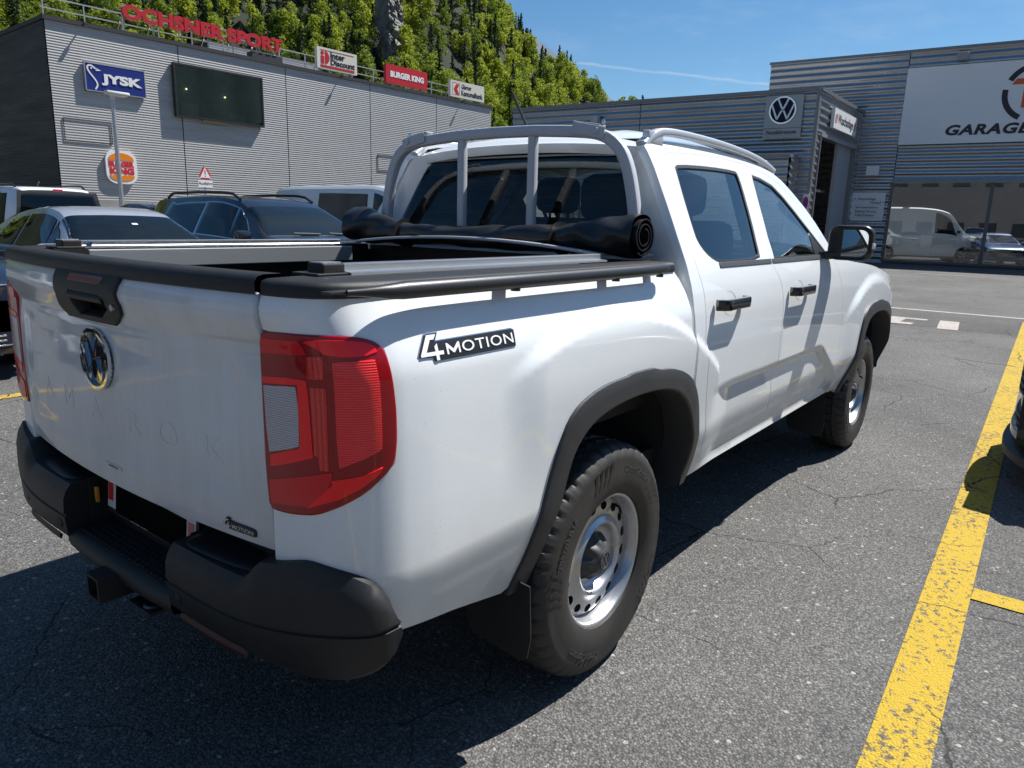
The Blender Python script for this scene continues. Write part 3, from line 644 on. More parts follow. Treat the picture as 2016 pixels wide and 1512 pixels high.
# burger sign: bun above, two words, bun below
e = empty('burger_restaurant_sign', FL(.1)(2.3, 2.5), 0, 'round-cornered white and orange BURGER KING sign low on the silver wall', 'sign')
M = FL(.03); st(e, poly(rrect(2.29, 3.13, 1.22, 1.32, .40, 6), M, white_ink, 'sign_board', None, .10)); M = FL(.132); orange = mat('sign orange', (.80, .24, .01), .4)
st(e, poly([p for p in rrect(2.29, 3.13, 1.06, 1.16, .38, 8) if p[1] > 3.42]+[(1.76, 3.42), (2.82, 3.42)][::1], M, orange, 'upper_bun', None, .01)) if False else None
bun = [(1.79, 3.40)]+[(2.29+.5*math.cos(R(a)), 3.42+.27*math.sin(R(a))) for a in range(172, 7, -11)]+[(2.79, 3.40)]
st(e, poly(bun, M, orange, 'upper_bun', None, .012))
bun2 = [(1.80, 2.80), (2.78, 2.80)]+[(2.29+.48*math.cos(R(a)), 2.76+.18*math.sin(R(a))) for a in range(-8, -180, -14)]
st(e, poly(bun2, M, orange, 'lower_bun', None, .012))
st(e, fitl('BURGER', (1.79, 2.79, 3.14, 3.36), M, red_ink, 'lettering', None, bold=.06, depth=.012)); st(e, fitl('KING', (1.82, 2.77, 2.84, 3.11), M, red_ink, 'lettering', None, bold=.06, depth=.012))
# red letters standing on the roof edge
e = empty('sports_store_letters', FL(-.2)(6.5, 8.45), 0, 'big red OCHSNER SPORT letters standing on a frame along the roof edge', 'sign')
FO = FL(-.12); st(e, fitl('OCHSNER SPORT', (2.88, 10.22, 8.90, 9.48), FO, redsign, 'lettering', None, bold=.045, depth=.14)); LETTER_W = None
fr = MB()
for s in lin(3.0, 10.1, 7):
    q = fbox(FL, s-.02, s+.02, 8.43, 9.5, -.2, -.16); fr.add(q.v, q.f); a = FL(-.18)(s, 9.3); fr.tube([a, FL(-.9)(s, 8.45)], .018, 6)
for z in (9.02, 9.4): q = fbox(FL, 2.9, 10.2, z-.018, z+.018, -.2, -.16); fr.add(q.v, q.f)
st(e, fr.build('letter_frame', galv, smooth=None))
o = fbox(FL, 8.6, 10.2, 8.45, 8.72, -.5, -.05).build('roof_box', flash, smooth=None); tag(o, 'flat black box on the roof edge under the last red letters', 'roof box')
def roofsign(name, s0, s1, z0, z1, m, label):
    e, M = signbox(name, FL, s0, s1, z0, z1, -.30, -.10, m, label); fr = MB()
    for s in (s0+.3, s1-.3):
        fr.tube([FL(-.32)(s, 8.40), FL(-.32)(s, z1-.1)], .03, 6); fr.tube([FL(-.34)(s, z1-.2), FL(-1.)(s, 8.4)], .025, 6); fr.tube([FL(-.32)(s-.2, 8.4), FL(-.32)(s+.1, z0+.2)], .02, 6)
    st(e, fr.build('sign_legs', galv)); return e, M
e, M = roofsign('electronics_store_sign', 12.22, 14.70, 8.62, 9.62, cream, 'cream Inter Discount sign with red emblem and bar on the store roof')
st(e, fitl('Inter', (13.03, 13.92, 9.17, 9.47), M, black_ink, 'lettering', None, bold=.03, depth=.01)); st(e, fitl('Discount', (13.03, 14.55, 8.86, 9.14), M, black_ink, 'lettering', None, bold=.03, depth=.01))
st(e, poly([(12.42, 8.70), (14.52, 8.70), (14.52, 8.80), (12.42, 8.80)], M, redsign, 'red_bar', None, .01)); st(e, poly([(12.42, 9.50), (14.52, 9.50), (14.52, 9.515), (12.42, 9.515)], M, redsign, 'red_line', None, .01))
st(e, poly([(12.44, 8.86), (12.64, 8.86), (12.64, 9.22), (12.44, 9.22)], M, redsign, 'emblem_stem', None, .01)); st(e, poly(ell(12.54, 9.36, .10, .10), M, redsign, 'emblem_dot', None, .01))
st(e, poly([(12.70, 8.86)]+[(12.70+.26*math.cos(R(a)), 9.16+.30*math.sin(R(a))) for a in range(-90, 91, 12)]+[(12.70, 9.46)], M, redsign, 'emblem_bow', None, .01))
e, M = roofsign('burger_roof_sign', 16.68, 19.76, 8.59, 9.56, redsign, 'red BURGER KING panel sign standing on the store roof')
st(e, fitl('BURGER KING', (16.98, 19.48, 8.92, 9.24), M, white_ink, 'lettering', None, bold=.05, depth=.012))
e, M = roofsign('bank_sign', 21.67, 24.67, 8.58, 9.51, cream, 'cream Glarner Kantonalbank sign on the roof, last in the row')
st(e, fitl('Glarner', (22.62, 23.5, 9.12, 9.38), M, black_ink, 'lettering', None, depth=.01, bold=.006)); st(e, fitl('Kantonalbank', (22.62, 24.52, 8.74, 9.04), M, black_ink, 'lettering', None, depth=.01, bold=.012))
st(e, poly([(21.95, 9.04), (22.16, 9.32), (22.42, 9.32), (22.24, 9.04), (22.42, 8.76), (22.16, 8.76)], M, redsign, 'red_chevron', None, .01))
fr = MB()
for a in ((21.82, 22.46, 8.70, 8.715), (21.82, 22.46, 9.375, 9.39), (21.82, 21.835, 8.70, 9.39), (22.445, 22.46, 8.70, 9.39)): q = fbox(FL, *a, -.102, -.094); fr.add(q.v, q.f)
st(e, fr.build('emblem_outline', redsign, smooth=None))
# lamp post and warning sign by the store
e = empty('street_lamp', (8.06, 20, 0), 0, 'slim grey car park lamp post with flat pale lamp head', 'street lamp')
m_ = MB(); m_.tube([(0, 0, 0), (0, 0, 1.2), (0, 0, 4.5)], .065, 12, scale=[1.2, 1, .75]); m_.build('pole', galv, e)
m_ = MB(); m_.box((.12, -.02, 4.58), (.62, .26, .09), bev=.03); m_.tube([(0, 0, 4.4), (0, 0, 4.56)], .06, 10); m_.build('lamp_head', mat('pale lamp housing', (.62, .62, .60), .45), e)
m_ = MB(); m_.box((.15, -.02, 4.525), (.42, .18, .03), bev=.01); m_.build('lamp_glass', mat('frosted lamp glass', (.75, .76, .75), .3), e)
e = empty('warning_sign', (14.07, 26, 0), 0, 'triangular exclamation sign with white Ausfahrt plate on thin post', 'sign')
m_ = MB(); m_.tube([(0, .04, 0), (0, .04, 3.2)], .03, 8); m_.build('post', galv, e)
MT = lambda u, v: Vector((u, -.01, v))
poly(chaik([(-.33, 2.68), (.33, 2.68), (0, 3.29)], 1), MT, red_ink, 'triangle_border', e, .015); poly([(-.22, 2.745), (.22, 2.745), (0, 3.14)], MT, white_ink, 'triangle_face', e, .006, .015)
poly([(-.02, 3.03), (.02, 3.03), (.012, 2.86), (-.012, 2.86)], MT, black_ink, 'exclamation_stroke', e, .004, .021); poly(ell(0, 2.81, .018, .018, 10), MT, black_ink, 'exclamation_dot', e, .004, .021)
poly([(-.30, 2.40), (.30, 2.40), (.30, 2.66), (-.30, 2.66)], MT, white_ink, 'plate', e, .012); letter('Ausfahrt', .17, MT, black_ink, 'lettering', e, at=(0, 2.53), depth=.004, off=.012)

# ---------------------------------------------------------------- garage with showroom (right)
AG = R(-85.35); FG, dG, nG = frame((34.0, 11.0), AG)
GB = empty('garage_building', (35.5, 0, 0), 0, 'grey ribbed metal car garage with showroom windows and white GARAGE board', 'building')
gpl = [0, 5.78, 11.5, 17.2, 26.0]
for a, b in zip(gpl[:-1], gpl[1:]):
    adopt(clad('cladding_panel', FG, a+.015, b-.015, 0.0 if a == 0 else 3.62, 8.80, .272, .052, clad_grey, None, .56), GB)
adopt(fbox(FG, .01, 5.7, 0, 8.75, -.3, -.03).build('wall', joint_m, smooth=None), GB); adopt(fbox(FG, 5.7, 26, 3.6, 8.75, -.3, -.03).build('wall', joint_m, smooth=None), GB)
adopt(fbox(FG, -.04, 26.05, 8.80, 8.90, -.35, .10).build('roof_flashing', mat('grey flashing', (.22, .225, .23), .45, metal=.5), smooth=None), GB)
adopt(fbox(FG, 5.72, 26, 3.47, 3.61, -.2, .12).build('window_lintel', mat('grey flashing', (.2, .2, .2)), smooth=None), GB)
inner = mat('showroom wall', (.035, .036, .038), .7); tile = mat('showroom floor', (.06, .06, .063), .25)
adopt(fbox(FG, 0, 26, .01, .06, -16, -.02).build('showroom_floor', tile, smooth=None), GB)
adopt(fbox(FG, 0, 26, .06, 8.7, -16.3, -16).build('back_wall', inner, smooth=None), GB)
adopt(fbox(FG, 0, .3, .06, 8.7, -16, -.31).build('end_wall', inner, smooth=None), GB); adopt(fbox(FG, 25.7, 26, .06, 8.7, -16, -.31).build('end_wall', inner, smooth=None), GB)
adopt(fbox(FG, 0, 26, 8.45, 8.7, -.9, -.31).build('roof', inner, smooth=None), GB); adopt(fbox(FG, 0, 26, 8.45, 8.7, -16, -14.).build('roof', inner, smooth=None), GB)  # middle of roof left open, a skylight added to let sun onto the van
for k in range(9): adopt(fbox(FG, 2+3*k-.08, 2+3*k+.08, 8.3, 8.68, -14., -.9).build('added_skylight_beam', inner, smooth=None), GB)
mull = [5.76, 9.50, 13.25, 17.0, 20.75, 25.9]; frm = mat('window frame grey', (.10, .10, .105), .4, metal=.3); shop = glass('showroom glass', (.92, .94, .94), 1.48)
for s in mull: adopt(fbox(FG, s-.07, s+.07, .10, 3.47, -.12, .05).build('mullion', frm, smooth=None), GB)
adopt(fbox(FG, 5.72, 26, .06, .17, -.13, .06).build('window_sill', frm, smooth=None), GB)
for a, b in zip(mull[:-1], mull[1:]): adopt(fbox(FG, a+.07, b-.07, .17, 3.47, -.02, -.005).build('window_pane', shop, smooth=None), GB)
# white board
e, M = signbox('garage_board', FG, 5.78, 17.6, 5.06, 8.16, .06, .12, mat('board white', (.82, .82, .82), .5), 'big white board with black slanted GARAGE lettering and ring logo')
st(e, fitl('GARAGE TORDO', (7.50, 13.35, 5.375, 5.80), M, black_ink, 'lettering', None, bold=.04, shear=.22, depth=.015, space=1.1))
def arc(cx, cz, r0, r1, a0, a1): return [(cx+r1*math.cos(R(a)), cz+r1*math.sin(R(a))) for a in lin(a0, a1, 14)]+[(cx+r0*math.cos(R(a)), cz+r0*math.sin(R(a))) for a in lin(a1, a0, 14)]
for a0, a1 in ((172, 245), (115, 152), (28, 65), (-65, 8)): st(e, poly(arc(10.42, 6.92, .93, 1.13, a0, a1), M, black_ink, 'ring_segment', None, .012))
orange2 = mat('board orange', (.68, .12, .02), .5); st(e, poly([(9.58, 7.24), (11.25, 7.24), (11.32, 7.46), (9.72, 7.46)], M, orange2, 'logo_bar', None, .012)); st(e, poly([(10.0, 6.35), (10.3, 6.35), (10.3, 7.18), (10.0, 7.18)], M, orange2, 'logo_stem', None, .012))
# way board, wall box
e, M = signbox('direction_board', FG, 4.20, 5.57, 1.83, 3.06, .06, .10, mat('board white', (.6, .6, .6)), 'white direction board with arrows beside the showroom window')
for k, (tx, s, z) in enumerate((('\u2190 Waschanlage', 4.28, 2.78), ('Verkauf \u2192', 4.98, 2.62), ('Serviceannahme', 4.40, 2.42), ('Express Service', 4.40, 2.24), ('Teile/Zubeh\u00f6r', 4.40, 2.07))):
    st(e, letter(tx, .14, M, black_ink, 'lettering', None, at=(s, z), depth=.004, align='LEFT', bold=.012))
    st(e, poly([(4.25, z-.09), (5.52, z-.09), (5.52, z-.083), (4.25, z-.083)], M, mat('rule grey', (.3, .3, .3)), 'rule', None, .002))
o = fbox(FG, 4.67, 5.18, 3.80, 4.20, .06, .26).build('wall_box', mat('board white', (.6, .6, .6)), smooth=None); tag(o, 'small pale box on the ribbed wall above the direction board', 'wall box')
v = MB(); a = FG(.1)(7.75, 8.45); v.box(a+nG*.2, (.16, .4, .3), bev=.02); v.tube([a, a+nG*.25], .03, 6); tag(v.build('wall_camera', mat('camera grey', (.3, .3, .31), .5)), 'grey camera housing under the garage roof edge', 'camera')
# low front volume with the van brand panel
FV, dV, nV = frame((27.5, 6.74), AG)
VB = empty('wash_hall', (27.5, 13, 0), 0, 'lower ribbed grey wash hall projecting in front of the garage', 'building')
for a, b in ((-13.57, -7.1), (-7.1, -.02)): adopt(clad('cladding_panel', FV, a+.015, b-.015, 0, 6.40, .272, .052, clad_grey, None, .56), VB)
adopt(fbox(FV, -13.55, -.03, 0, 6.38, -.25, -.03).build('wall', joint_m, smooth=None), VB)
gf = mat('grey flashing', (.2, .2, .2)); adopt(fbox(FV, -13.6, .06, 6.40, 6.53, -.3, .10).build('roof_flashing', gf, smooth=None), VB)
adopt(fbox(FV, -13.5, -.05, 6.0, 6.3, -6.6, -.26).build('roof', concrete, smooth=None), VB)
adopt(fbox(FV, -.06, .05, 0, 6.40, -.3, .085).build('corner_trim', gf, smooth=None), VB)
ang = math.atan2(6.81-6.74, 34.34-27.5); FR, dR, nR = frame((27.5, 6.74), ang); LR = 6.84
adopt(clad('return_cladding', FR, .02, LR-.05, 5.0, 6.40, .272, .052, clad_grey, None, .56), VB)
adopt(clad('return_cladding', FR, .07, .62, 0, 4.99, .272, .052, clad_grey, None, .56), VB); adopt(clad('return_cladding', FR, 6.1, LR-.05, 0, 4.99, .272, .052, clad_grey, None, .56), VB)
adopt(fbox(FR, .02, LR, 5.0, 6.4, -.3, -.03).build('wall', joint_m, smooth=None), VB)
adopt(fbox(FR, .02, LR-.06, 6.41, 6.54, -.3, .10).build('roof_flashing', gf, smooth=None), VB)
adopt(fbox(FR, .62, 6.1, 4.86, 4.99, -.25, .08).build('gate_lintel', mat('zinc', (.45, .46, .47), .4, metal=.6), smooth=None), VB)
adopt(fbox(FR, .60, .70, 0, 4.86, -.3, .07).build('gate_jamb', gf, smooth=None), VB); adopt(fbox(FR, 6.02, 6.12, 0, 4.86, -.3, .07).build('gate_jamb', gf, smooth=None), VB)
adopt(fbox(FR, 3.9, 6.02, 0, 4.86, -.25, -.12).build('gate_leaf', mat('pale gate leaf', (.42, .43, .44), .5), smooth=None), VB)
adopt(fbox(FR, .7, 6.0, 0, 5.9, -5.2, -5.).build('hall_back_wall', mat('hall wall', (.10, .10, .105), .7), smooth=None), VB)
adopt(fbox(FR, .7, 3.9, 2.9, 3.0, -.5, -.4).build('gate_track', frm, smooth=None), VB)
e, M = signbox('van_brand_panel', FV, -1.88, -.50, 4.78, 6.30, .06, .16, mat('panel grey', (.36, .38, .395), .4, metal=.2), 'grey panel with round VW emblem and Nutzfahrzeuge lettering')
st(e, poly([(-1.88, 5.11), (-.5, 5.11), (-.5, 5.125), (-1.88, 5.125)], M, black_ink, 'panel_groove', None, .002))
st(e, fitl('Nutzfahrzeuge', (-1.76, -.66, 4.86, 5.05), M, black_ink, 'lettering', None, bold=.018, depth=.006))
def vw(M, cx, cz, r, e, dep, ringm, discm, letm, adoptf):
    adoptf(e, poly(ell(cx, cz, r, r, 40), M, discm, 'emblem_disc', None, dep*.4))
    adoptf(e, poly(ell(cx, cz, r, r, 40), M, ringm, 'emblem_ring', None, dep, 0, holes=[ell(cx, cz, r*.89, r*.89, 40)]))
    def S(pts, nm): adoptf(e, poly([(cx+x*r, cz+y*r) for x, y in pts], M, letm, nm, None, dep*.5, dep*.4))
    def ln(a, b, w_=.062):
        d = Vector((b[0]-a[0], b[1]-a[1])).normalized(); n = Vector((-d.y, d.x))*w_; S([(a[0]-n.x, a[1]-n.y), (b[0]-n.x, b[1]-n.y), (b[0]+n.x, b[1]+n.y), (a[0]+n.x, a[1]+n.y)], 'letter_stroke')
    for sg in (-1, 1): ln((sg*.38, .80), (sg*.045, .10)); ln((sg*.80, .38), (sg*.385, -.62)); ln((sg*.385, -.66), (sg*.075, -.03))
    S([(-.10, .12), (-.10, .045), (.10, .045), (.10, .12)], 'letter_stroke'); S([(-.13, -.02), (-.10, -.09), (.10, -.09), (.13, -.02)], 'letter_stroke')
vw(M, -1.22, 5.76, .50, e, .05, chrome, mat('emblem navy', (.006, .010, .035), .5, spec=.2), mat('emblem white', (.72, .74, .76), .25, metal=.4), lambda e, o: adopt(o, e))
M0 = FR(.19); e = empty('car_wash_sign', FR(.12)(3.4, 5.3), 0, 'white Waschanlage sign with two round symbols above the wash gate', 'sign')
st(e, fbox(FR, 1.65, 5.2, 5.28, 6.02, .06, .19).build('sign_board', white_ink, smooth=None)); st(e, fitl('Waschanlage', (2.22, 4.62, 5.40, 5.85), M0, black_ink, 'lettering', None, depth=.006, bold=.01))
for s in (1.95, 4.90): st(e, poly(ell(s, 5.65, .17, .17), M0, red_ink, 'round_symbol', None, .006, holes=[ell(s, 5.65, .13, .13)])); st(e, poly([(s-.03, 5.56), (s+.03, 5.56), (s+.03, 5.74), (s-.03, 5.74)], M0, black_ink, 'symbol_mark', None, .006))
v = MB(); a = FV(.06)(-9.1, 5.78); v.box(a+nV*.16, (.3, .34, .34), bev=.03); tag(v.build('wall_lamp', mat('lamp grey', (.45, .46, .47), .5)), 'square grey lamp on the wash hall wall above the pickup', 'lamp')
# small annex
AB = empty('annex_box', (26.7, 10, 0), 0, 'small low ribbed annex in front of the wash hall', 'building'); FA, dA, nA = frame((26., 7.09), AG)
adopt(clad('cladding_panel', FA, -6, -.02, 0, 3.95, .272, .052, clad_grey, None, .56), AB); adopt(fbox(FA, -6, .03, 3.95, 4.06, -1.5, .10).build('roof_flashing', gf, smooth=None), AB)
FA2, _, _ = frame((26., 7.09), R(4.65)); adopt(clad('return_cladding', FA2, .04, 1.42, 2.2, 3.95, .272, .052, clad_grey, None, .56), AB); adopt(fbox(FA2, .03, 1.4, 0, 2.19, -.1, .04).build('return_wall', gf, smooth=None), AB)
adopt(fbox(FA, -5.98, -.04, 0, 3.9, -1.4, -.03).build('wall', joint_m, smooth=None), AB)
e = empty('no_parking_sign', (26.6, 6.52, 0), 0, 'round blue and red no-parking sign on post beside the wash gate', 'sign')
MN = lambda u, v: Vector((u*.35, -u*.0-.02, v))+Vector((0, 0, 0)) if False else Vector((-.03-.42*u, -u*.55, v-.72))
v = MB(); v.tube([(.03, 0, 0), (.03, 0, 2.62)], .03, 8); v.build('post', galv, e)
poly(rrect(0, 2.98, .52, .80, .05), MN, white_ink, 'plate', e, .012); poly(ell(0, 3.06, .23, .23), MN, red_ink, 'red_ring', e, .006, .012); poly(ell(0, 3.06, .175, .175), MN, mat('sign mid blue', (.03, .07, .45), .4), 'blue_disc', e, .004, .018)
poly([(-.14, 3.17), (-.11, 3.20), (.14, 2.95), (.11, 2.92)], MN, red_ink, 'red_stroke', e, .004, .022)

def plain_block(name, label, x0, x1, y0, y1, h, m, face):
    e = empty(name, ((x0+x1)/2, (y0+y1)/2, 0), 0, label, 'building')
    q = MB(); q.box(((x0+x1)/2, (y0+y1)/2, h/2), (x1-x0, y1-y0, h)); adopt(q.build('wall', m, smooth=None), e)
    q = MB(); q.box(((x0+x1)/2, (y0+y1)/2, h+.15), (x1-x0+.5, y1-y0+.5, .3)); adopt(q.build('roof', flash, smooth=None), e)
    n = int(((x1-x0) if face == 'y' else (y1-y0))/3.2)
    for k in range(n):
        for z in lin(1.8, h-1.6, max(2, int(h/3.4))):
            q = MB()
            if face == 'y': q.box((x0+1.8+3.2*k, y1+.02, z), (1.7, .08, 1.5))
            else: q.box((x1+.02, y0+1.8+3.2*k, z), (.08, 1.7, 1.5))
            adopt(q.build('window', mat('block window', (.05, .06, .07), .1, coat=1.), smooth=None), e)
plain_block('office_block', 'cream office block across the street, mirrored in the pickup side windows', -6, 34, -62, -48, 13, mat('cream render', (.55, .48, .33), .8, var=.15, vscale=.3), 'y')
plain_block('sky_blocking_hall', 'grey hall added unseen behind the viewer, keeping low sky off the white tailgate', -46, -30, -24, 34, 9, mat('added hall grey render', (.26, .26, .27), .8, var=.2, vscale=.3), 'x')  # hall added out of view to cut sky light on the tailgate
# ================================================================ PARKED CARS
def wheel_parts(parent, x, y, r, wd, side, rimm, detail=True):
    """a road wheel standing at (x,y); side=-1 right of the car"""
    e = empty('wheel', (x, y, r), 0, parent=parent)
    rr = r*.66; m = MB(); h = wd/2
    m.lathe([(rr, -h*.8), (rr*1.05, -h*.98), (r*.86, -h*1.04), (r*.95, -h*.92), (r, -h*.7), (r, h*.7), (r*.95, h*.92), (r*.86, h*1.04), (rr*1.05, h*.98), (rr, h*.8)], 40); m.build('tyre', rubber, e, 40)
    m = MB(); s = side
    m.lathe([(rr*1.02, s*h*.8), (rr*1.02, s*h*.96), (rr*.96, s*h*.96), (rr*.93, s*h*.5), (rr*.93, -s*h*.6)], 36)
    for k in range(5):
        a = 2*math.pi*k/5; q = Matrix.Rotation(-a, 3, 'Y')
        for t in (-.12, .12): m.box(q @ Vector((rr*.55*math.cos(t), s*h*.72, rr*.55*math.sin(t)*1.4)), (rr*.86, h*.22, rr*.13), rot=q @ Matrix.Rotation(-t, 3, 'Y'))
    m.lathe([(.0, s*h*.86), (rr*.2, s*h*.84), (rr*.24, s*h*.6)], 18); fixn(m.build('rim', rimm, e, 40))
    m = MB(); m.lathe([(0, s*h*.2), (rr*.92, s*h*.2)], 30); m.build('brake_shadow', dark, e, None)
    return e
def make_car(name, label, cat, P, paint, loc, heading, glassm=None, extras=None, wheels=True, group=None):
    """body lofted over stations; glass, lamps and trim are sheets lying on that surface. local x = forward"""
    e = empty(name, (loc[0], loc[1], 0), heading, label, cat, group)
    L_, Wd = P['L'], P['W']; top = pchip(*zip(*P['top'])); belt = pchip(*zip(*P['belt'])); gl = glassm or win_glass
    tf = P.get('tuck', .70)
    def wpl(x):
        q = abs(x)/(L_/2); return Wd/2*(1-.20*max(0, (q-.55)/.45)**2.6)
    def wr(x):
        zt, zb = top(x), belt(x); g = sstep(.05, .50, zt-zb); return wpl(x)*(.90*(1-g)+tf*g)
    def sec(x):
        w_ = wpl(x); zt = top(x); zb = min(belt(x), zt-.035); r_ = wr(x); lo = P.get('low', .22)+.10*max(0, (abs(x)/(L_/2)-.8)/.2)
        zr = zt-.030-.05*sstep(.1, .5, zt-zb)
        zr = max(zr, zb+.012)
        return [(w_*.86, lo), (w_*.955, lo+.06), (w_*.985, lo+.2), (w_, lo+.36), (w_*.995, zb-.16), (w_*.98, zb-.05), (w_*.955, zb), (w_*.955+(r_-w_*.955)*.5, zb+(zr-zb)*.52), (r_, zr), (r_*.95, zr+(zt-zr)*.55), (r_*.80, zt-(zt-zr)*.15), (r_*.5, zt-.004), (r_*.2, zt), (0, zt)]
    xs = lin(-L_/2, L_/2, 90); rows = []
    for x in xs:
        s = sec(x); rows.append([Vector((x, -y, z)) for y, z in s]+[Vector((x, y, z)) for y, z in reversed(s[:-1])])
    vs = [p for r_ in rows for p in r_]; n = len(rows[0]); fs = []
    for i in range(len(xs)-1):
        for j in range(n-1): fs.append((i*n+j, (i+1)*n+j, (i+1)*n+j+1, i*n+j+1))
        fs.append((i*n+n-1, (i+1)*n+n-1, (i+1)*n, i*n))
    fs.append(tuple(reversed(range(n)))); fs.append(tuple(range((len(xs)-1)*n, len(xs)*n)))
    mesh('body', vs, fs, paint, e, 28)
    def side(x, t):     # t: 0 belt .. 1 roof edge
        s = sec(x); a, b, c = s[6], s[7], s[8]
        if t < .5: y, z = a[0]+(b[0]-a[0])*t*2, a[1]+(b[1]-a[1])*t*2
        else: y, z = b[0]+(c[0]-b[0])*(t*2-1), b[1]+(c[1]-b[1])*(t*2-1)
        return Vector((x, -y, z))
    def low(x, z):
        s = sec(x)[:7]; f = None
        for a, b in zip(s[:-1], s[1:]):
            if a[1] <= z <= b[1] and b[1] > a[1]: f = a[0]+(b[0]-a[0])*(z-a[1])/(b[1]-a[1]); break
        if f is None: f = s[0][0] if z < s[0][1] else s[-1][0]
        return Vector((x, -f, z))
    def topf(a, yf, flip=1):     # over the top: a = -y/half
        def f(u, v): return None
    def over(x, q):          # q in -1..1 across the car
        zt = top(x); s = sec(x); r_ = s[8][0]; aq = abs(q); ys = [(p[0]/r_, p[1]) for p in s[8:]][::-1]
        z = pchip([y for y, _ in ys], [z for _, z in ys])(aq) if True else zt
        return Vector((x, q*r_, z))
    for k, (x0, x1, t0, t1, tilt0, tilt1, curve) in enumerate(P['win']):
        o = []
        for t in lin(t0, t1, 6): o.append((x0+tilt0*t, t))
        for u in lin(0, 1, 9)[1:-1]: o.append((x0+tilt0*t1+(x1+tilt1*t1-x0-tilt0*t1)*u, t1-curve*(u if curve > 0 else (1-u))**2*(1 if curve > 0 else -1)))
        for t in lin(t1-max(0, curve), t0, 6): o.append((x1+tilt1*t, t))
        for mir in (False, True):
            panel('window_trim', offs(o, .028) if P.get('trim') else offs(o, .012), side, P.get('trim') or seal, e, step=.10, thick=.004, r=.002, off=.002, mirror=mir)
            panel('window', o, side, gl, e, step=.12, thick=0, off=.008, mirror=mir)
    # windscreen and rear window (u = across, v = along)
    for nm, (xa, xb), qa, qb, dirn in (('windscreen', P['wind'], .93, .95, 1), ('rear_window', P['rear'], .90, .92, -1)):
        f = (lambda u, v, xa=xa, xb=xb, d=dirn: over(xa+(xb-xa)*v, u*d))
        def rim(k): return [(-qa+k, -.0+k*.3), (qa-k, -.0+k*.3), (qb-k, 1-k*.3), (-qb+k, 1-k*.3)]
        panel('screen_surround', rim(-.035), f, seal, e, step=.07, thick=.004, r=.002, off=.003)
        panel(nm, rim(0), f, gl, e, step=.09, thick=0, off=.009)
    # front and rear fascia
    def fasc(sgn):
        def f(u, v):
            y = u*Wd/2*.935; x = L_/2+.03-.26*abs(u)**2.6-.12*max(0, v-.62)**1.5-.06*max(0, .34-v)
            return Vector((sgn*x, sgn*y, v))
        return f
    ff, fr_ = fasc(1), fasc(-1)
    zf = P.get('fz', .74)
    panel('front_bumper', [(-.93, .24), (.93, .24), (.97, .45), (.96, zf), (-.96, zf), (-.97, .45)], ff, paint, e, step=.08, thick=.12, r=.012)
    panel('grille', [(-.44, zf-.17), (.44, zf-.17), (.56, zf-.02), (-.56, zf-.02)], ff, P.get('grille') or black_plastic, e, step=.06, thick=.006, off=.006)
    for z in lin(zf-.15, zf-.03, 4): panel('grille_bar', [(-.46, z-.007), (.46, z-.007), (.48, z+.007), (-.48, z+.007)], ff, chrome if P.get('chrome') else black_plastic, e, step=.1, thick=.01, r=.002, off=.022)
    panel('lower_grille', [(-.62, .28), (.62, .28), (.52, .42), (-.52, .42)], ff, black_plastic, e, step=.06, thick=.006, off=.005)
    for z in (.31, .35, .39): panel('grille_bar', [(-.60, z-.005), (.60, z-.005), (.58, z+.005), (-.58, z+.005)], ff, chrome if P.get('chrome') else grey_plastic, e, step=.1, thick=.01, r=.002, off=.018)
    for sg in (-1, 1):
        panel('headlight', [(sg*.60, zf-.12), (sg*.93, zf-.09), (sg*.94, zf-.005), (sg*.60, zf-.03)], ff, mat('headlight glass', (.35, .37, .4), .08, metal=.6, coat=1.), e, step=.05, thick=.006, off=.008)
    zr = P.get('rz', .95)
    panel('rear_bumper', [(-.93, .28), (.93, .28), (.96, .45), (.955, zr), (-.955, zr), (-.96, .45)], fr_, paint, e, step=.08, thick=.12, r=.012)
    for sg in (-1, 1): panel('tail_light', [(sg*.62, zr-.17), (sg*.95, zr-.20), (sg*.95, zr-.02), (sg*.62, zr-.05)], fr_, mat('car tail red', (.35, .01, .012), .12, coat=1.), e, step=.05, thick=.006, off=.008)
    panel('number_plate', [(-.28, .42), (.28, .42), (.28, .53), (-.28, .53)], fr_, white_ink, e, step=.1, thick=.004, off=.01)
    for x in P['axles']:
        for sg in (-1, 1):
            panel('wheel_arch', ell(x, P['wr']+.01, P['wr']*1.13, P['wr']*1.10, 28), low, dark, e, step=.07, thick=.004, r=.002, off=.004, mirror=sg > 0)
            if wheels: wheel_parts(e, x, sg*(wpl(x)-.085), P['wr'], .21, sg, silver)
    for xc in P.get('cuts', ()):
        for mir in (False, True): panel('door_gap', [(xc-.003, .34), (xc+.003, .34), (xc+.003, belt(xc)-.02), (xc-.003, belt(xc)-.02)], low, seal, e, step=.15, thick=0, off=.002, mirror=mir)
    for x, z in P.get('handles', ()):
        for mir in (False, True): panel('door_handle', rrect(x, z, .19, .035, .015), low, paint, e, step=.08, thick=.03, r=.006, off=.03, mirror=mir)
    xm, zm = P['mirror']
    for sg in (-1, 1):
        m = MB(); y = wpl(xm)*.955+.12; m.box((xm, sg*y, zm), (.13, .22, .15), bev=.045); m.box((xm+.01, sg*(y-.14), zm-.05), (.06, .12, .05), bev=.015); m.build('wing_mirror', P.get('mirrormat') or paint, e)
    if P.get('rails'):
        xa, xb = P['rails']
        for sg in (-1, 1):
            pt = []
            for x in lin(xa, xb, 14):
                p = over(x, sg*.90); up_ = .055*min(1, sstep(xa, xa+.12, x)*sstep(xb, xb-.16, x) if xa < xb else 1) if False else .05*sstep(xa, xa+.14, x)*(1-sstep(xb-.18, xb, x)); pt.append(p+Vector((0, 0, .012+up_)))
            MB().tube(pt, .02, 8).build('roof_rail', P.get('railmat') or black_plastic, e)
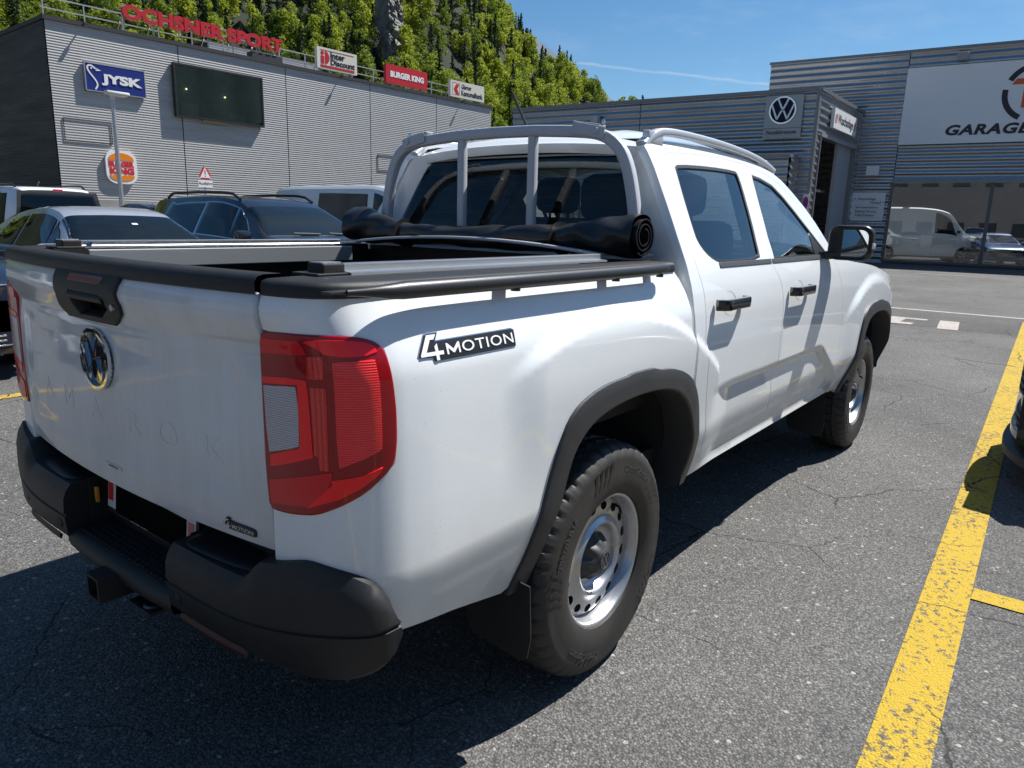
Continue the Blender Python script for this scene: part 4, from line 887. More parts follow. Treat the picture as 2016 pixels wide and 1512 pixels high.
    # cabin seen through the glass
    inm = mat('car interior', (.035, .035, .037), .8); xw, xr = P['wind'], P['rear']; seatx = P['seats']
    for sx in seatx:
        for sg in (-1, 1):
            zb = belt(sx); m = MB(); m.box((sx, sg*.37, zb-.15), (.16, .48, .55), rot=Matrix.Rotation(R(-14), 3, 'Y'), bev=.06); m.box((sx-.09, sg*.37, zb+.20), (.10, .27, .18), bev=.045); m.build('seat', inm, e)
    if extras: extras(e, side, over, low, ff, fr_, P)
    return e
grey_silver = mat('silver grey paint', (.46, .48, .51), .32, metal=.55, coat=1., rvar=.05, vscale=4)
navy = mat('dark navy paint', (.009, .010, .015), .3, metal=.2, coat=1.); blackp = mat('black car paint', (.009, .010, .013), .3, metal=.2, coat=1.); blueblk = mat('blue black paint', (.010, .016, .035), .3, metal=.3, coat=1.)
pale_white = mat('plain white paint', (.68, .70, .72), .35, coat=1.); vanblue = mat('pale blue white paint', (.58, .62, .66), .35, coat=1.)
bright_trim = mat('bright window trim', (.6, .6, .61), .2, metal=1.)
carglass = glass('car glass', (.36, .42, .42), 1.38)
H_ = -math.pi/2
sedan = dict(L=4.77, W=1.83, wr=.33, axles=(-1.38, 1.40), top=[(-2.385, .80), (-2.2, 1.02), (-1.75, 1.10), (-1.55, 1.14), (-.95, 1.38), (-.5, 1.45), (0, 1.47), (.28, 1.435), (.62, 1.28), (1.02, 1.05), (1.2, .985), (1.7, .92), (2.15, .80), (2.385, .60)],
    belt=[(-2.385, .74), (-1.8, .98), (-.6, .985), (.9, .93), (1.5, .86), (2.385, .58)], win=[(-.42, .42, .04, .94, .06, -.06, .02), (.42, 1.02, .04, .94, .0, -.58, .16), (-1.15, -.50, .04, .90, .28, .06, -.10)], wind=(1.12, .46), rear=(-1.62, -.93),
    cuts=(-.45, .42, 1.08), handles=((-.28, .80), (.60, .79)), mirror=(.92, .99), seats=(-.05, -.85), trim=None)
def sedan_x(e, side, over, low, ff, fr_, P):
    MB().box((.44, .05, 1.30), (.05, .22, .07), bev=.02).build('rear_view_mirror', black_plastic, e)
    panel('toll_sticker', rrect(.62, .72, .06, .05, .01), lambda u, v: over(1.12-.66*v, (u-.62)*1.6+.10), mat('pale sticker', (.5, .6, .58), .5), e, step=.05, thick=0, off=.012)
make_car('sedan_car', 'silver grey saloon car parked between the grille car and the dark estate', 'car', sedan, grey_silver, (2.27, 7.74), H_, carglass, sedan_x)
grille_car = dict(sedan, chrome=True, fz=.80, grille=None); grille_car['top'] = [(x, z+.05) for x, z in sedan['top']]
make_car('dark_car', 'dark blue car with chrome barred grille at the left edge of the picture', 'car', grille_car, blueblk, (-.20, 7.42), H_, carglass)
suv = dict(L=4.80, W=1.94, wr=.37, axles=(-1.42, 1.43), fz=.86, rz=1.05, low=.26, top=[(-2.4, .95), (-2.35, 1.25), (-2.25, 1.52), (-2.0, 1.63), (-1.0, 1.685), (-.2, 1.685), (.25, 1.64), (.65, 1.48), (1.10, 1.20), (1.25, 1.13), (1.8, 1.07), (2.2, .98), (2.4, .72)],
    belt=[(-2.4, .86), (-1.6, 1.13), (-.6, 1.12), (.9, 1.06), (1.6, 1.0), (2.4, .68)], win=[(-.46, .40, .04, .95, .04, -.05, .02), (.40, 1.08, .04, .95, .0, -.60, .16), (-1.62, -.52, .04, .93, .20, .04, -.10)], wind=(1.18, .52), rear=(-2.22, -1.80),
    cuts=(-.49, .40, 1.15), handles=((-.30, .92), (.58, .90)), mirror=(.98, 1.14), seats=(0, -.9), rails=(-1.75, .28), trim=bright_trim, chrome=True)
def wip(e, side, over, low, ff, fr_, P):
    for q in (-.45, .25):
        a = [over(P['wind'][0]-.02+.02*t, q+.5*t)+Vector((.02, 0, .02)) for t in lin(0, 1, 6)]; MB().tube(a, .011, 6).build('wiper', black_plastic, e)
make_car('estate_car', 'dark navy sport utility car with roof rails parked beside the silver saloon', 'car', suv, navy, (4.68, 7.86), H_, carglass, wip)
van = dict(L=4.90, W=1.90, wr=.34, axles=(-1.55, 1.45), fz=.95, rz=1.15, low=.25, tuck=.83, top=[(-2.45, 1.10), (-2.42, 1.55), (-2.36, 1.86), (-2.2, 1.94), (-1.2, 1.97), (.4, 1.97), (.95, 1.90), (1.4, 1.52), (1.75, 1.22), (1.95, 1.12), (2.3, 1.0), (2.45, .75)],
    belt=[(-2.45, 1.02), (-1, 1.17), (.8, 1.15), (1.6, 1.08), (2.45, .72)], win=[(-.85, .47, .04, .88, .03, -.03, .02), (.62, 1.45, .04, .90, .0, -.50, .14)], wind=(1.80, .98), rear=(-2.42, -2.33),
    cuts=(-.60, .53, 1.42), handles=((.30, 1.0), (.72, 1.0)), mirror=(1.35, 1.20), seats=(.6, -.4), mirrormat=black_plastic)
make_car('passenger_van', 'pale blue white van with dark side windows parked behind the roll hoop', 'van', van, vanblue, (7.28, 8.10), H_, carglass)
mpv = dict(L=4.40, W=1.84, wr=.33, axles=(-1.30, 1.40), fz=.85, rz=1.15, tuck=.78, top=[(-2.2, 1.1), (-2.17, 1.5), (-2.08, 1.78), (-1.9, 1.82), (-1., 1.84), (.2, 1.82), (.6, 1.72), (1.05, 1.35), (1.3, 1.17), (1.7, 1.08), (2.0, .95), (2.2, .7)],
    belt=[(-2.2, 1.02), (-1., 1.13), (.8, 1.08), (1.5, 1.0), (2.2, .66)], win=[(-.55, .35, .04, .90, .02, -.04, .02), (.42, 1.15, .04, .92, .0, -.50, .14), (-1.75, -.72, .04, .90, .05, .02, -.02)], wind=(1.28, .62), rear=(-2.185, -2.10),
    cuts=(-.63, .38, 1.05), handles=((-.30, .95), (.55, .95)), mirror=(1.0, 1.15), seats=(0, -.9), rails=(-1.85, .3))
def mpv_x(e, side, over, low, ff, fr_, P):
    f = lambda u, v: Vector((-2.205-.0*v+.075*max(0, (v-1.45)/.35), -u, v))
    panel('rear_window_glass', [(-.70, 1.22), (.70, 1.22), (.62, 1.68), (-.62, 1.68)], f, carglass, e, step=.15, thick=0, off=.045); panel('rear_window_frame', [(-.78, 1.18), (.78, 1.18), (.69, 1.73), (-.69, 1.73)], f, seal, e, step=.15, thick=.01, off=.03)
    panel('brake_light', [(-.10, 1.74), (.10, 1.74), (.08, 1.775), (-.08, 1.775)], f, mat('car tail red', (.35, .01, .012)), e, step=.1, thick=.01, off=.03)
    MB().tube([(-1.2, 0, 1.84), (-1.25, 0, 1.90), (-1.32, 0, 1.93)], .012, 6).build('antenna', black_plastic, e)
make_car('family_van', 'white roof-railed family van seen from behind at the upper left', 'van', mpv, pale_white, (4.05, 15.9), -H_, carglass, mpv_x)
make_car('dark_saloon', 'black car whose roof shows between the white family van and the lamp post', 'car', dict(sedan, top=[(x, z+.14) for x, z in sedan['top']]), blackp, (6.75, 15.4), -H_, carglass)
# right edge: nose pointing at the yellow line
sport = dict(sedan, fz=.68, low=.18); sport['top'] = [(x, z-.03) for x, z in sedan['top']]
def lip(e, side, over, low, ff, fr_, P):
    panel('front_splitter', [(-.95, .16), (.95, .16), (.96, .20), (-.96, .20)], lambda u, v: ff(u, v)+Vector((.07, 0, 0)), black_plastic, e, step=.08, thick=.25, r=.008)
    panel('splitter_edge', [(-.94, .27), (.94, .27), (.95, .31), (-.95, .31)], lambda u, v: ff(u, v)+Vector((.035, 0, 0)), blueblk, e, step=.08, thick=.10, r=.008)
make_car('black_coupe', 'black car nose with front splitter poking in at the right edge', 'car', sport, mat('satin grey black paint', (.03, .031, .034), .38, metal=.4, coat=.6), (3.62, -4.20), math.pi/2, carglass, lip)
make_car('dark_hatchback', 'dark car beyond the black coupe at the far end of the yellow line', 'car', sport, blackp, (12.1, -4.05), math.pi/2, carglass)
# showroom: van and cars added behind the glass, standing in for reflections
crafter = dict(van, L=5.6, W=2.0, fz=1.05, top=[(-2.8, 1.2), (-2.78, 2.0), (-2.72, 2.45), (-2.5, 2.52), (-.5, 2.55), (.3, 2.5), (.9, 2.35), (1.45, 1.75), (1.75, 1.42), (2.0, 1.3), (2.5, 1.15), (2.8, .8)], axles=(-1.75, 1.75), wr=.36,
    belt=[(-2.8, 1.1), (-.5, 1.35), (.8, 1.32), (1.6, 1.2), (2.8, .75)], win=[(.35, 1.35, .04, .88, .0, -.42, .14)], wind=(1.80, .95), rear=(-2.79, -2.70), cuts=(.28, 1.4), handles=((.45, 1.1),), mirror=(1.35, 1.45), seats=(.5,))
make_car('reflection_van', 'white high-roofed delivery van added behind the showroom glass in place of a reflection', 'van', crafter, pale_white, (38.6, 4.6), R(-62), carglass)
make_car('blue_reflection_car', 'blue car added behind the showroom glass in place of a reflection, beside the added van', 'car', dict(sedan), mat('reflection car blue paint', (.03, .06, .16), .3, metal=.3, coat=1.), (39.2, 1.6), R(200), carglass)
make_car('white_reflection_car', 'white car added behind the showroom glass in place of a reflection, near the mullion', 'car', dict(sedan), pale_white, (38.6, -1.0), R(205), carglass)
make_car('dark_reflection_car', 'dark car added at the right behind the showroom glass in place of a reflection', 'car', dict(suv), navy, (40.5, -3.4), R(215), carglass)

for nm, lb, src, loc, hd in (('mirrored_saloon', 'grey saloon parked behind the viewer, mirrored in the white tailgate', 'sedan_car', (-9.2, 4.6), 0), ('mirrored_estate', 'navy estate parked behind the viewer, mirrored low in the white tailgate', 'estate_car', (-9.3, 1.7), 0), ('mirrored_van', 'pale van beside the grille car, outside the left edge of the picture', 'passenger_van', (-3.35, 7.6), H_)):
    o = copy_tree(bpy.data.objects[src]); o.name = nm; o.location = (*loc, 0); o.rotation_euler = (0, 0, hd); o['label'] = lb
# ================================================================ PICKUP TRUCK (x forward, right side = -y)
wz = pchip([.40, .50, .60, .70, .80, .95, 1.10, 1.20, 1.29, 1.40, 1.55, 1.70, 1.76], [.855, .878, .905, .9235, .9230, .921, .9145, .900, .872, .815, .730, .642, .600])
def Wside(x, z, bed=False):
    v = wz(z)
    # bed side leans in under its rail
    if bed: v -= .026*sstep(1.12, 1.30, z)
    # rear haunch over the wheel
    if -.75 < x < .75:
        zt = 1.205-.46*(x+.03)**2
        v += .017*sstep(-.010, .045, zt-z)*sstep(-.58, -.40, x)*sstep(.70, 1.05, z)
    # front haunch
    if 2.5 < x:
        zt = 1.17-.46*(x-3.28)**2
        v += .022*sstep(-.010, .06, zt-z)*sstep(2.55, 2.85, x)*sstep(.45, .75, z)
        v -= .30*max(0, (x-3.65)/.5)**2.2*.5
    # scalloped crease low on the doors
    if .6 < x < 2.6 and z < .95:
        edge = 2.19+(.815-z)*1.75
        k = sstep(.68, .95, x)*(1-sstep(edge-.10, edge+.03, x))
        v -= .026*k*(1-sstep(.800, .842, z))*sstep(.46, .53, z)
    return v
_cx = [-.60, -.78, -.88, -.955, -1.0, -1.025, -1.04, -1.047]; _cq = [0, .006, .035, .125, .28, .48, .74, 1.]
_s = [0.]
for i in range(1, 8): _s.append(_s[-1]+math.hypot(_cx[i]-_cx[i-1], (_cq[i]-_cq[i-1])*.25))
_fx = pchip(_s, _cx); _fq = pchip(_s, _cq); U_END = -.60-_s[-1]
def Sbed(u, z):
    if u >= -.60: return Vector((u, -Wside(u, z, True), z))
    s = -.60-u; x = _fx(s); q = max(0, _fq(s)); W_ = Wside(x, z, True)
    return Vector((x-.012*sstep(1.19, 1.25, z)*sstep(.2, .9, q)*(1-sstep(1.25, 1.30, z)), -(W_*(1-q)+.672*q), z))
def Sside(x, z): return Vector((x, -Wside(x, z), z))
_tz = pchip([.60, .72, .80, .95, 1.10, 1.165, 1.195, 1.24, 1.265, 1.30], [-1.030, -1.040, -1.046, -1.050, -1.048, -1.043, -1.055, -1.070, -1.066, -1.045])
def Stail(a, z):    # a = -y
    return Vector((_tz(z)-.048*(1-(a/.672)**2)*(1 if abs(a) < .672 else 0), -a, z))
T = empty('pickup_truck', (0, 0, 0), 0, 'white four-door pickup with open load bed and grey roll hoop, seen from behind', 'pickup truck')
def both(fn):
    for mir in (False, True): fn(mir)
TL_OUT = [(-1.2184, 1.2029), (-1.1811, 1.2080), (-1.0814, 1.2096), (-0.9994, 1.2094), (-0.9576, 1.2054), (-0.9310, 1.1951), (-0.9178, 1.1779), (-0.9139, 1.1448), (-0.9104, 1.1014), (-0.9077, 1.0572), (-0.9086, 0.9934), (-0.9149, 0.9491), (-0.9320, 0.9292), (-0.9624, 0.9044), (-0.9958, 0.8808), (-1.0404, 0.8578), (-1.0826, 0.8385), (-1.1348, 0.8295), (-1.1808, 0.8252), (-1.2117, 0.8263), (-1.2157, 0.8721), (-1.2184, 0.9220), (-1.2184, 0.9710), (-1.2184, 1.0370), (-1.2184, 1.1025), (-1.2184, 1.1671)]
FLO = [(-.478, .452), (-.443, .533), (-.417, .636), (-.399, .701), (-.370, .781), (-.340, .861), (-.305, .921), (-.254, .958), (-.166, .983), (-.070, .993), (-.005, .993), (.014, 1.000), (.176, .997), (.207, .984), (.302, .976), (.407, .948), (.487, .906), (.541, .840), (.572, .777), (.605, .619), (.612, .527), (.598, .480)]
FLI = [(-.405, .452), (-.375, .540), (-.345, .640), (-.322, .700), (-.300, .765), (-.281, .815), (-.238, .863), (-.180, .896), (-.087, .917), (.042, .927), (.186, .924), (.315, .904), (.408, .863), (.480, .794), (.522, .710), (.541, .628), (.541, .567), (.525, .480)]
def resamp(p, n):
    s = [0.]
    for a, b in zip(p[:-1], p[1:]): s.append(s[-1]+math.hypot(b[0]-a[0], b[1]-a[1]))
    o = []
    for i in range(n):
        t = s[-1]*i/(n-1); k = min(len(p)-2, max(0, bisect.bisect_right(s, t)-1)); f = (t-s[k])/max(1e-9, s[k+1]-s[k])
        o.append((p[k][0]+(p[k+1][0]-p[k][0])*f, p[k][1]+(p[k+1][1]-p[k][1])*f))
    return o
RO = resamp(chaik(FLO, 1, False), 60); RI = resamp(chaik(FLI, 2, False), 60)
cut = [(a[0]*.7+b[0]*.3, a[1]*.7+b[1]*.3) for a, b in zip(RO, RI)]
# ---- bed sides
TG = TL_OUT[1:20]
bedo = [(U_END, 1.286), (U_END, 1.2125)]+[(-1.1685, 1.2125)]+[p for p in offs(TL_OUT, .004) if p[0] > -1.165]+[(U_END, .8225), (U_END, .69), (-1.07, .655), (-.95, .585), (-.875, .537), (-.692, .508), (-.497, .462)]
# order of the notch: offs() keeps CCW, the notch runs clockwise
no = sorted([p for p in offs(TL_OUT, .004) if p[0] > -1.165], key=lambda p: 0)
nt_ = [p for p in TL_OUT[1:19] if p[0] > U_END+.006]
nt_ = [(p[0]+(.004 if p[0] > -.95 else 0), p[1]+(.004 if p[1] > 1.15 else -.004 if p[1] < .95 else 0)) for p in nt_]
c2 = [p for p in cut if p[1] > .47 and p[0] < .50]
bedo = [(U_END, 1.286), (U_END, 1.213)]+nt_+[(U_END, .8225), (U_END, .69), (-1.07, .655), (-.95, .585), (-.875, .537), (-.692, .508), (-.497, .466)]+c2+[(.500, .905), (.499, .974), (.495, 1.084), (.491, 1.164), (.484, 1.216), (.470, 1.257), (.447, 1.286)]
both(lambda mir: panel('bed_side', bedo, Sbed, white_paint, T, step=.016, thick=.02, r=.004, mirror=mir))
# ---- flares, wheel housings, mud flaps
def flare(sx, sc, mir):
    P = []; n = len(RO)
    for (ox, oz), (ix, iz) in zip(RO, RI):
        def pt(f, d):
            x = (ox+(ix-ox)*f)*sc+sx; z = oz+(iz-oz)*f; return Vector((x, -(Wside(x, z)+d), z))
        P += [pt(-.03, .0), pt(-.01, .010), pt(.06, .0125), pt(.50, .015), pt(.92, .018), pt(1., .014), pt(1.03, .002), pt(1.03, -.10)]
    fs = [(i*8+k, i*8+k+1, i*8+9+k, i*8+8+k) for i in range(n-1) for k in range(7)]
    m = MB(); m.add(P, fs); fixn(m.build('wheel_flare', grey_plastic, T, 32, mirror=mir))
    m = MB(); P = []
    for ix, iz in RI:
        x = (ix*1.0)*sc+sx; P += [Vector((x, -.90, iz+.0)), Vector((x, -.62, iz+.03)), Vector((x*.9+sx*.1, -.50, iz-.02))]
    m.add(P, [(i*3+k, i*3+k+1, i*3+4+k, i*3+3+k) for i in range(n-1) for k in range(2)])
    m.add([(sx-.50, -.49, .30), (sx+.62, -.49, .30), (sx+.62, -.49, 1.0), (sx-.50, -.49, 1.0)], [(0, 1, 2, 3)])
    m.build('wheel_housing', dark, T, 60, mirror=mir)
both(lambda mir: flare(0, 1, mir)); both(lambda mir: flare(3.255, .97, mir))
def flap(x, z0, z1, mir, dy=0):
    m = MB(); o = [(.70, z1), (.925, z1-.02), (.935, z0+.08), (.925, z0+.015), (.90, z0), (.725, z0+.02), (.705, z0+.06)]; o = [(y+dy, z) for y, z in o]
    k = len(o); m.add([(x-.012*(z1-z), -y, z) for y, z in o]+[(x+.005-.012*(z1-z), -y, z) for y, z in o], [tuple(range(k)), tuple(reversed(range(k, 2*k)))]+[(i, (i+1) % k, (i+1) % k+k, i+k) for i in range(k)])
    fixn(m.build('mud_flap', black_plastic, T, None, mirror=mir))
both(lambda mir: flap(-.445, .25, .50, mir)); both(lambda mir: flap(2.74, .17, .47, mir, -.09))
# ---- wheels
def truck_wheel(x, sg):
    e = empty('wheel', (x, 0, .385), 0, parent=T); Y = sg*.795; r0 = .385
    # tyre: profile (radius, y outwards), tread blocks cut by lateral grooves
    prof = [(.216, .085, 0), (.222, .112, 0), (.245, .124, 0), (.275, .1275, 0), (.305, .127, 0), (.332, .122, 0), (.338, .1225, 0), (.352, .117, .2), (.366, .109, .8), (.377, .098, 1), (.3825, .086, 1), (.3845, .060, 1), (.3845, .054, 0), (.375, .052, 0), (.375, .044, 0), (.385, .042, 1), (.3855, .012, 1), (.376, .010, 0), (.376, .002, 0), (.3855, 0, .6)]
    full = prof+[(r, -y, g) for r, y, g in prof[::-1][1:]]
    n = 220; m = MB(); vs = []; k = len(full)
    for i in range(n):
        a = 2*math.pi*i/n; gr = (i % 5 == 0)
        for j, (r, y, g) in enumerate(full):
            rr = r-(.010*g if gr else 0)-(.0022*g if i % 5 in (2,) else 0)
            if rr*math.sin(a) < -.383: pass
            vs.append((rr*math.cos(a), Y+sg*y, max(-r0+.0005, rr*math.sin(a))))
    fs = [(i*k+j, i*k+j+1, ((i+1) % n)*k+j+1, ((i+1) % n)*k+j) for i in range(n) for j in range(k-1)]
    m.add(vs, fs); t = fixn(m.build('tyre', rubber, e, 38))
    # chevron relief on the sidewall
    ch = MB()
    for a0 in (20, 92, 164, 236, 308):
        for q in range(4):
            a = R(a0+q*5.2); b = R(a0+q*5.2+6.5); P = []
            for (an, r) in ((a, .338), (a+R(2.6), .338), (b+R(1.6), .283), (b, .283)): P.append((r*math.cos(an), Y+sg*(.1292 if r < .3 else .1245), r*math.sin(an)))
            ch.add(P, [(0, 1, 2, 3)])
    ch.build('sidewall_relief', mat('glossy rubber', (.010, .010, .010), .35), t, None)['kind'] = 'stuff'
    for a0, word in ((62, 'CrossContact'), (242, 'CrossContact'), (150, '255/70 R16'), (330, '255/70 R16')):
        letter(word, .034, lambda u, v, a0=a0: Vector(((.305+v)*math.cos(R(a0)-(-sg)*u/.305), Y+sg*.1268, (.305+v)*math.sin(R(a0)-(-sg)*u/.305))), mat('raised rubber print', (.045, .043, .040), .5), 'sidewall_lettering', t, depth=.0012, bold=.01)
    # steel rim with a ring of ventilation holes
    O = Y+sg*.098
    rp = pchip([0, .02, .045, .085, .1, .13, .15, .165, .18, .2, .215], [0, 0, 0, 0, 0, 0, 0, 0, 0, 0, 0])
    path = [(.1985, .040), (.192, .034), (.180, .030), (.150, .026), (.136, .023), (.128, .016), (.120, .011), (.112, .016), (.106, .034), (.098, .046), (.086, .052), (.030, .050)]
    s = [0.]
    for a, b in zip(path[:-1], path[1:]): s.append(s[-1]+math.hypot(b[0]-a[0], b[1]-a[1]))
    fr_ = pchip(s, [p[0] for p in path]); fd = pchip(s, [p[1] for p in path])
    def S(u, v):      # u: angle * .18, v along the path reversed
        an = u/.18; r = fr_(s[-1]-v); d = fd(s[-1]-v); return Vector((r*math.cos(an), O-sg*d, r*math.sin(an)))
    full_u = 2*math.pi*.18; hv = s[-1]-.030
    hol = [ell((k+.5)*full_u/16, hv, .0200, .0145, 14) for k in range(16)]
    def S2(u, v): return S(u*sg*-1, v)
    P, F = cdt(dens([(0, 0), (full_u, 0), (full_u, s[-1]), (0, s[-1])], .012), [h[::-1] for h in hol], .011)
    mm = MB(); mm.add([S2(*p) for p in P], F)
    mm.lathe([(.2185, sg*.0), (.2205, sg*.004), (.2195, sg*.008), (.214, sg*.008), (.2095, sg*.003), (.2065, -sg*.012), (.203, -sg*.020), (.2005, -sg*.030), (.1985, -sg*.058), (.196, -sg*.075), (.196, -sg*.17)], 72, c=(0, O, 0))
    fixn(mm.build('rim', silver, e, 50))
    m = MB(); m.lathe([(0, -sg*.11), (.197, -sg*.11)], 32, c=(0, O, 0)); m.build('brake_drum', dark, e, None)
    # petal hub cap
    hm = mat('hub cap grey', (.035, .036, .040), .5); m = MB(); vs = []; nn = 96; rings = [(0, 0), (.032, .0), (.036, -.004), (.05, -.012), (.062, -.028), (.074, -.042), (.084, -.052)]
    for i in range(nn):
        a = 2*math.pi*i/nn; pet = .5+.5*math.cos(8*a)
        for j, (r, d) in enumerate(rings): f = (0, 0, 0, .25, .8, 1, 1)[j]; vs.append((r*(1-.10*f*(1-pet))*math.cos(a), O+sg*(d+.012*f*(pet-.4)*(1 if j < 6 else 0)+.006), r*(1-.10*f*(1-pet))*math.sin(a)))
    k = len(rings); m.add(vs, [(i*k+j, i*k+j+1, ((i+1) % nn)*k+j+1, ((i+1) % nn)*k+j) for i in range(nn) for j in range(k-1)]); h = fixn(m.build('hub_cap', hm, e, 40))
    MV = (lambda u, v: Vector((-sg*u, O+sg*.0065, v)))
    MV = (lambda u, v: Vector((u if sg < 0 else -u, O+sg*.0065, v)))
    vw(MV, 0, 0, .029, h, .003, mat('hub ring grey', (.09, .09, .10), .4), hm, mat('hub ring grey', (.12, .12, .13)), lambda ee, o: setattr(o, 'parent', ee) or o)
    m = MB(); a = R(52); p = Vector((.188*math.cos(a), O-sg*.045, .188*math.sin(a))); m.tube([p, p+Vector((-.004, sg*.03, -.006)), p+Vector((-.016, sg*.045, -.02))], .005, 8); m.build('valve', seal, e)
    if x > 1: e.rotation_euler = (0, R(27), 0)
for x in (0, 3.255):
    for sg in (-1, 1): truck_wheel(x, sg)
# wheel objects are posed by rotation about the axle: flatten stays at the ground for the rear pair only
# ---- underbody
m = MB(); m.box((1.5, 0, .49), (4.6, 1.34, .14)); m.box((1.55, .42, .40), (4.7, .09, .13)); m.box((1.55, -.42, .40), (4.7, .09, .13)); m.box((1.6, 0, .32), (.9, .5, .2), bev=.05); m.build('chassis', dark, T, None)
m = MB(); m.tube([(0, -.68, .385), (0, .68, .385)], .05, 12); m.lathe([(0, -.16), (.10, -.13), (.15, 0), (.10, .13), (0, .16)], 16, 'y', (0, .1, .36)); m.build('rear_axle', dark, T)
m = MB(); m.tube([(3.255, -.68, .385), (3.255, .68, .385)], .04, 10); m.build('front_axle', dark, T)
m = MB(); m.tube([(-.95, .30, .36), (-.6, .30, .35), (.5, .34, .34)], .032, 10); m.build('exhaust', mat('exhaust steel', (.12, .11, .10), .5, metal=.8), T)
# ---- load bed inside
liner = mat('bed liner', (.012, .012, .013), .6, bump=.4, bscale=500)
m = MB(); m.box((-.26, 0, .80), (1.52, 1.50, .04))
for sg in (-1, 1): m.box((-.235, sg*.75, 1.045), (1.45, .03, .49)); m.box((0, sg*.66, .93), (.78, .20, .24), bev=.06); m.box((-.16, sg*.785, 1.255), (1.24, .06, .05))
m.box((.50, 0, 1.06), (.03, 1.52, .50)); m.box((-1.0, 0, 1.0), (.03, 1.33, .54)); m.box((-.955, .70, 1.0), (.09, .10, .54)); m.box((-.955, -.70, 1.0), (.09, .10, .54)); m.build('bed_liner', liner, T, None)
for k in range(9): m = MB(); m.box((-.26, -.60+.15*k, .826), (1.46, .06, .014), bev=.004); m.build('floor_rib', liner, T, None)
# ---- plastic caps over the bed rails
def railcap(mir):
    us = lin(U_END+.004, -.62, 34)+lin(-.6, .445, 30); P = []
    for u in us:
        p = Sbed(u, 1.288); a = Sbed(u+.002, 1.288); b = Sbed(u-.002, 1.288); t = (a-b).normalized(); n = Vector((t.y, -t.x, 0))
        if n.y > 0 and u > -.6: n = -n
        if n.dot(Vector((-.4, -.6, 0))) < 0: n = -n
        for d, z in ((.001, 1.281), (.0075, 1.2845), (.0075, 1.304), (.002, 1.312), (-.012, 1.3155), (-.06, 1.316), (-.115, 1.3155), (-.120, 1.312), (-.122, 1.25)):
            q = p+n*d; 
            if d < -.02: q.x = max(q.x, -.99+(.0 if d > -.1 else .03)); q.y = max(q.y, p.y) if False else q.y
            P.append(Vector((q.x, q.y, z)))
    k = 9; m = MB(); m.add(P, [(i*k+j, (i+1)*k+j, (i+1)*k+j+1, i*k+j+1) for i in range(len(us)-1) for j in range(k-1)]); fixn(m.build('rail_cap', black_plastic, T, 45, mirror=mir))
both(railcap)
# ---- aluminium cover rails
def rail(mir):
    sec = [(-.048, 0), (.046, 0), (.046, .007), (.020, .011), (.020, .030), (.014, .033), (-.010, .033), (-.014, .030), (-.014, .025), (.008, .025), (.008, .013), (-.020, .013), (-.024, .008), (-.048, .008)]
    m = MB(); m.sweep([(-.855, -.668, 1.3162), (.225, -.668, 1.3162)], [(a, b*.72) for a, b in sec], up=(0, 0, 1)); fixn(m.build('cover_rail', alu, T, None, mirror=mir))
    m = MB(); m.box((-.31, -.594, 1.282), (1.09, .012, .062), bev=.003); m.build('rail_skirt', mat('dull aluminium', (.38, .40, .41), .42, metal=.6), T, None, mirror=mir)
    m = MB(); m.box((-.883, -.664, 1.3290), (.060, .055, .026), bev=.004); m.box((-.895, -.660, 1.3185), (.085, .090, .006), bev=.002); m.build('rail_end_cap', black_plastic, T, None, mirror=mir)
    m = MB(); m.box((-.885, -.664, 1.3425), (.052, .044, .003), bev=.001); m.build('rail_end_plate', alu, T, None, mirror=mir)
    m = MB(); m.lathe([(0, .012), (.006, .012), (.009, .006), (.009, -.006), (.006, -.012), (0, -.012)], 14, 'y', (-.835, -.630, 1.330)); m.build('rail_bolt', chrome, T, mirror=mir)
both(rail)
# ---- black side tubes with brackets
def side_tube(mir):
    yb = -.892; m = MB(); path = [(-.995, -.868, 1.299), (-.965, -.876, 1.299), (-.94, -.884, 1.299), (-.905, -.890, 1.2985), (-.87, yb, 1.299), (-.4, yb, 1.299), (.1, yb, 1.300), (.285, yb, 1.301), (.305, yb+.004, 1.301), (.314, yb+.008, 1.301)]
    sec = [(.0185*math.cos(2*math.pi*i/16), .0185*math.sin(2*math.pi*i/16)) for i in range(16)]
    m.sweep(path, sec, up=(0, 0, 1), scale=[.35, .45, .62, .85, 1, 1, 1, 1, .75, .25])
    for x in (-.50, -.02, .26): m.box((x, -.868, 1.300), (.05, .05, .012), bev=.003); m.tube([(x, yb, 1.285), (x, yb, 1.276)], .012, 8)
    m.box((-1.0, -.848, 1.299), (.06, .030, .005), bev=.002); fixn(m.build('side_tube', mat('satin black tube', (.02, .021, .023), .38, bump=.15, bscale=600), T, 40, mirror=mir))
both(side_tube)
# ---- tailgate
tg = [(-.660, .722), (.660, .722), (.661, .80), (.661, .95), (.661, 1.15), (.662, 1.20), (.663, 1.25), (.662, 1.2865), (-.662, 1.2865), (-.663, 1.25), (-.662, 1.20), (-.661, 1.15), (-.661, .95), (-.661, .80)]
HAND = [(-.150, 1.2873), (.208, 1.2873), (.204, 1.268), (.197, 1.245), (.208, 1.222), (.196, 1.200), (.135, 1.1665), (-.135, 1.1645), (-.160, 1.180), (-.163, 1.198), (-.142, 1.225), (-.146, 1.255)]
HAND = [(x-.025, z) for x, z in HAND]
rec = [(-.075, 1.2425), (.10, 1.2415), (.122, 1.231), (.118, 1.205), (.055, 1.1765), (-.070, 1.1745), (-.085, 1.205)]
def Stailp(a, z):     # dished panel below the lip
    p = Stail(a, z); k = sstep(0, .06, .60-abs(a))*sstep(1.165, 1.12, z)*0 if False else sstep(0, .07, .615-abs(a))*(1-sstep(1.10, 1.155, z))*sstep(.78, .86, z)
    return p+Vector((.007*k, 0, 0))
gate = panel('tailgate', tg, Stailp, dusty_paint, T, holes=[offs(HAND, -.004)], step=.016, thick=.02, r=.004)
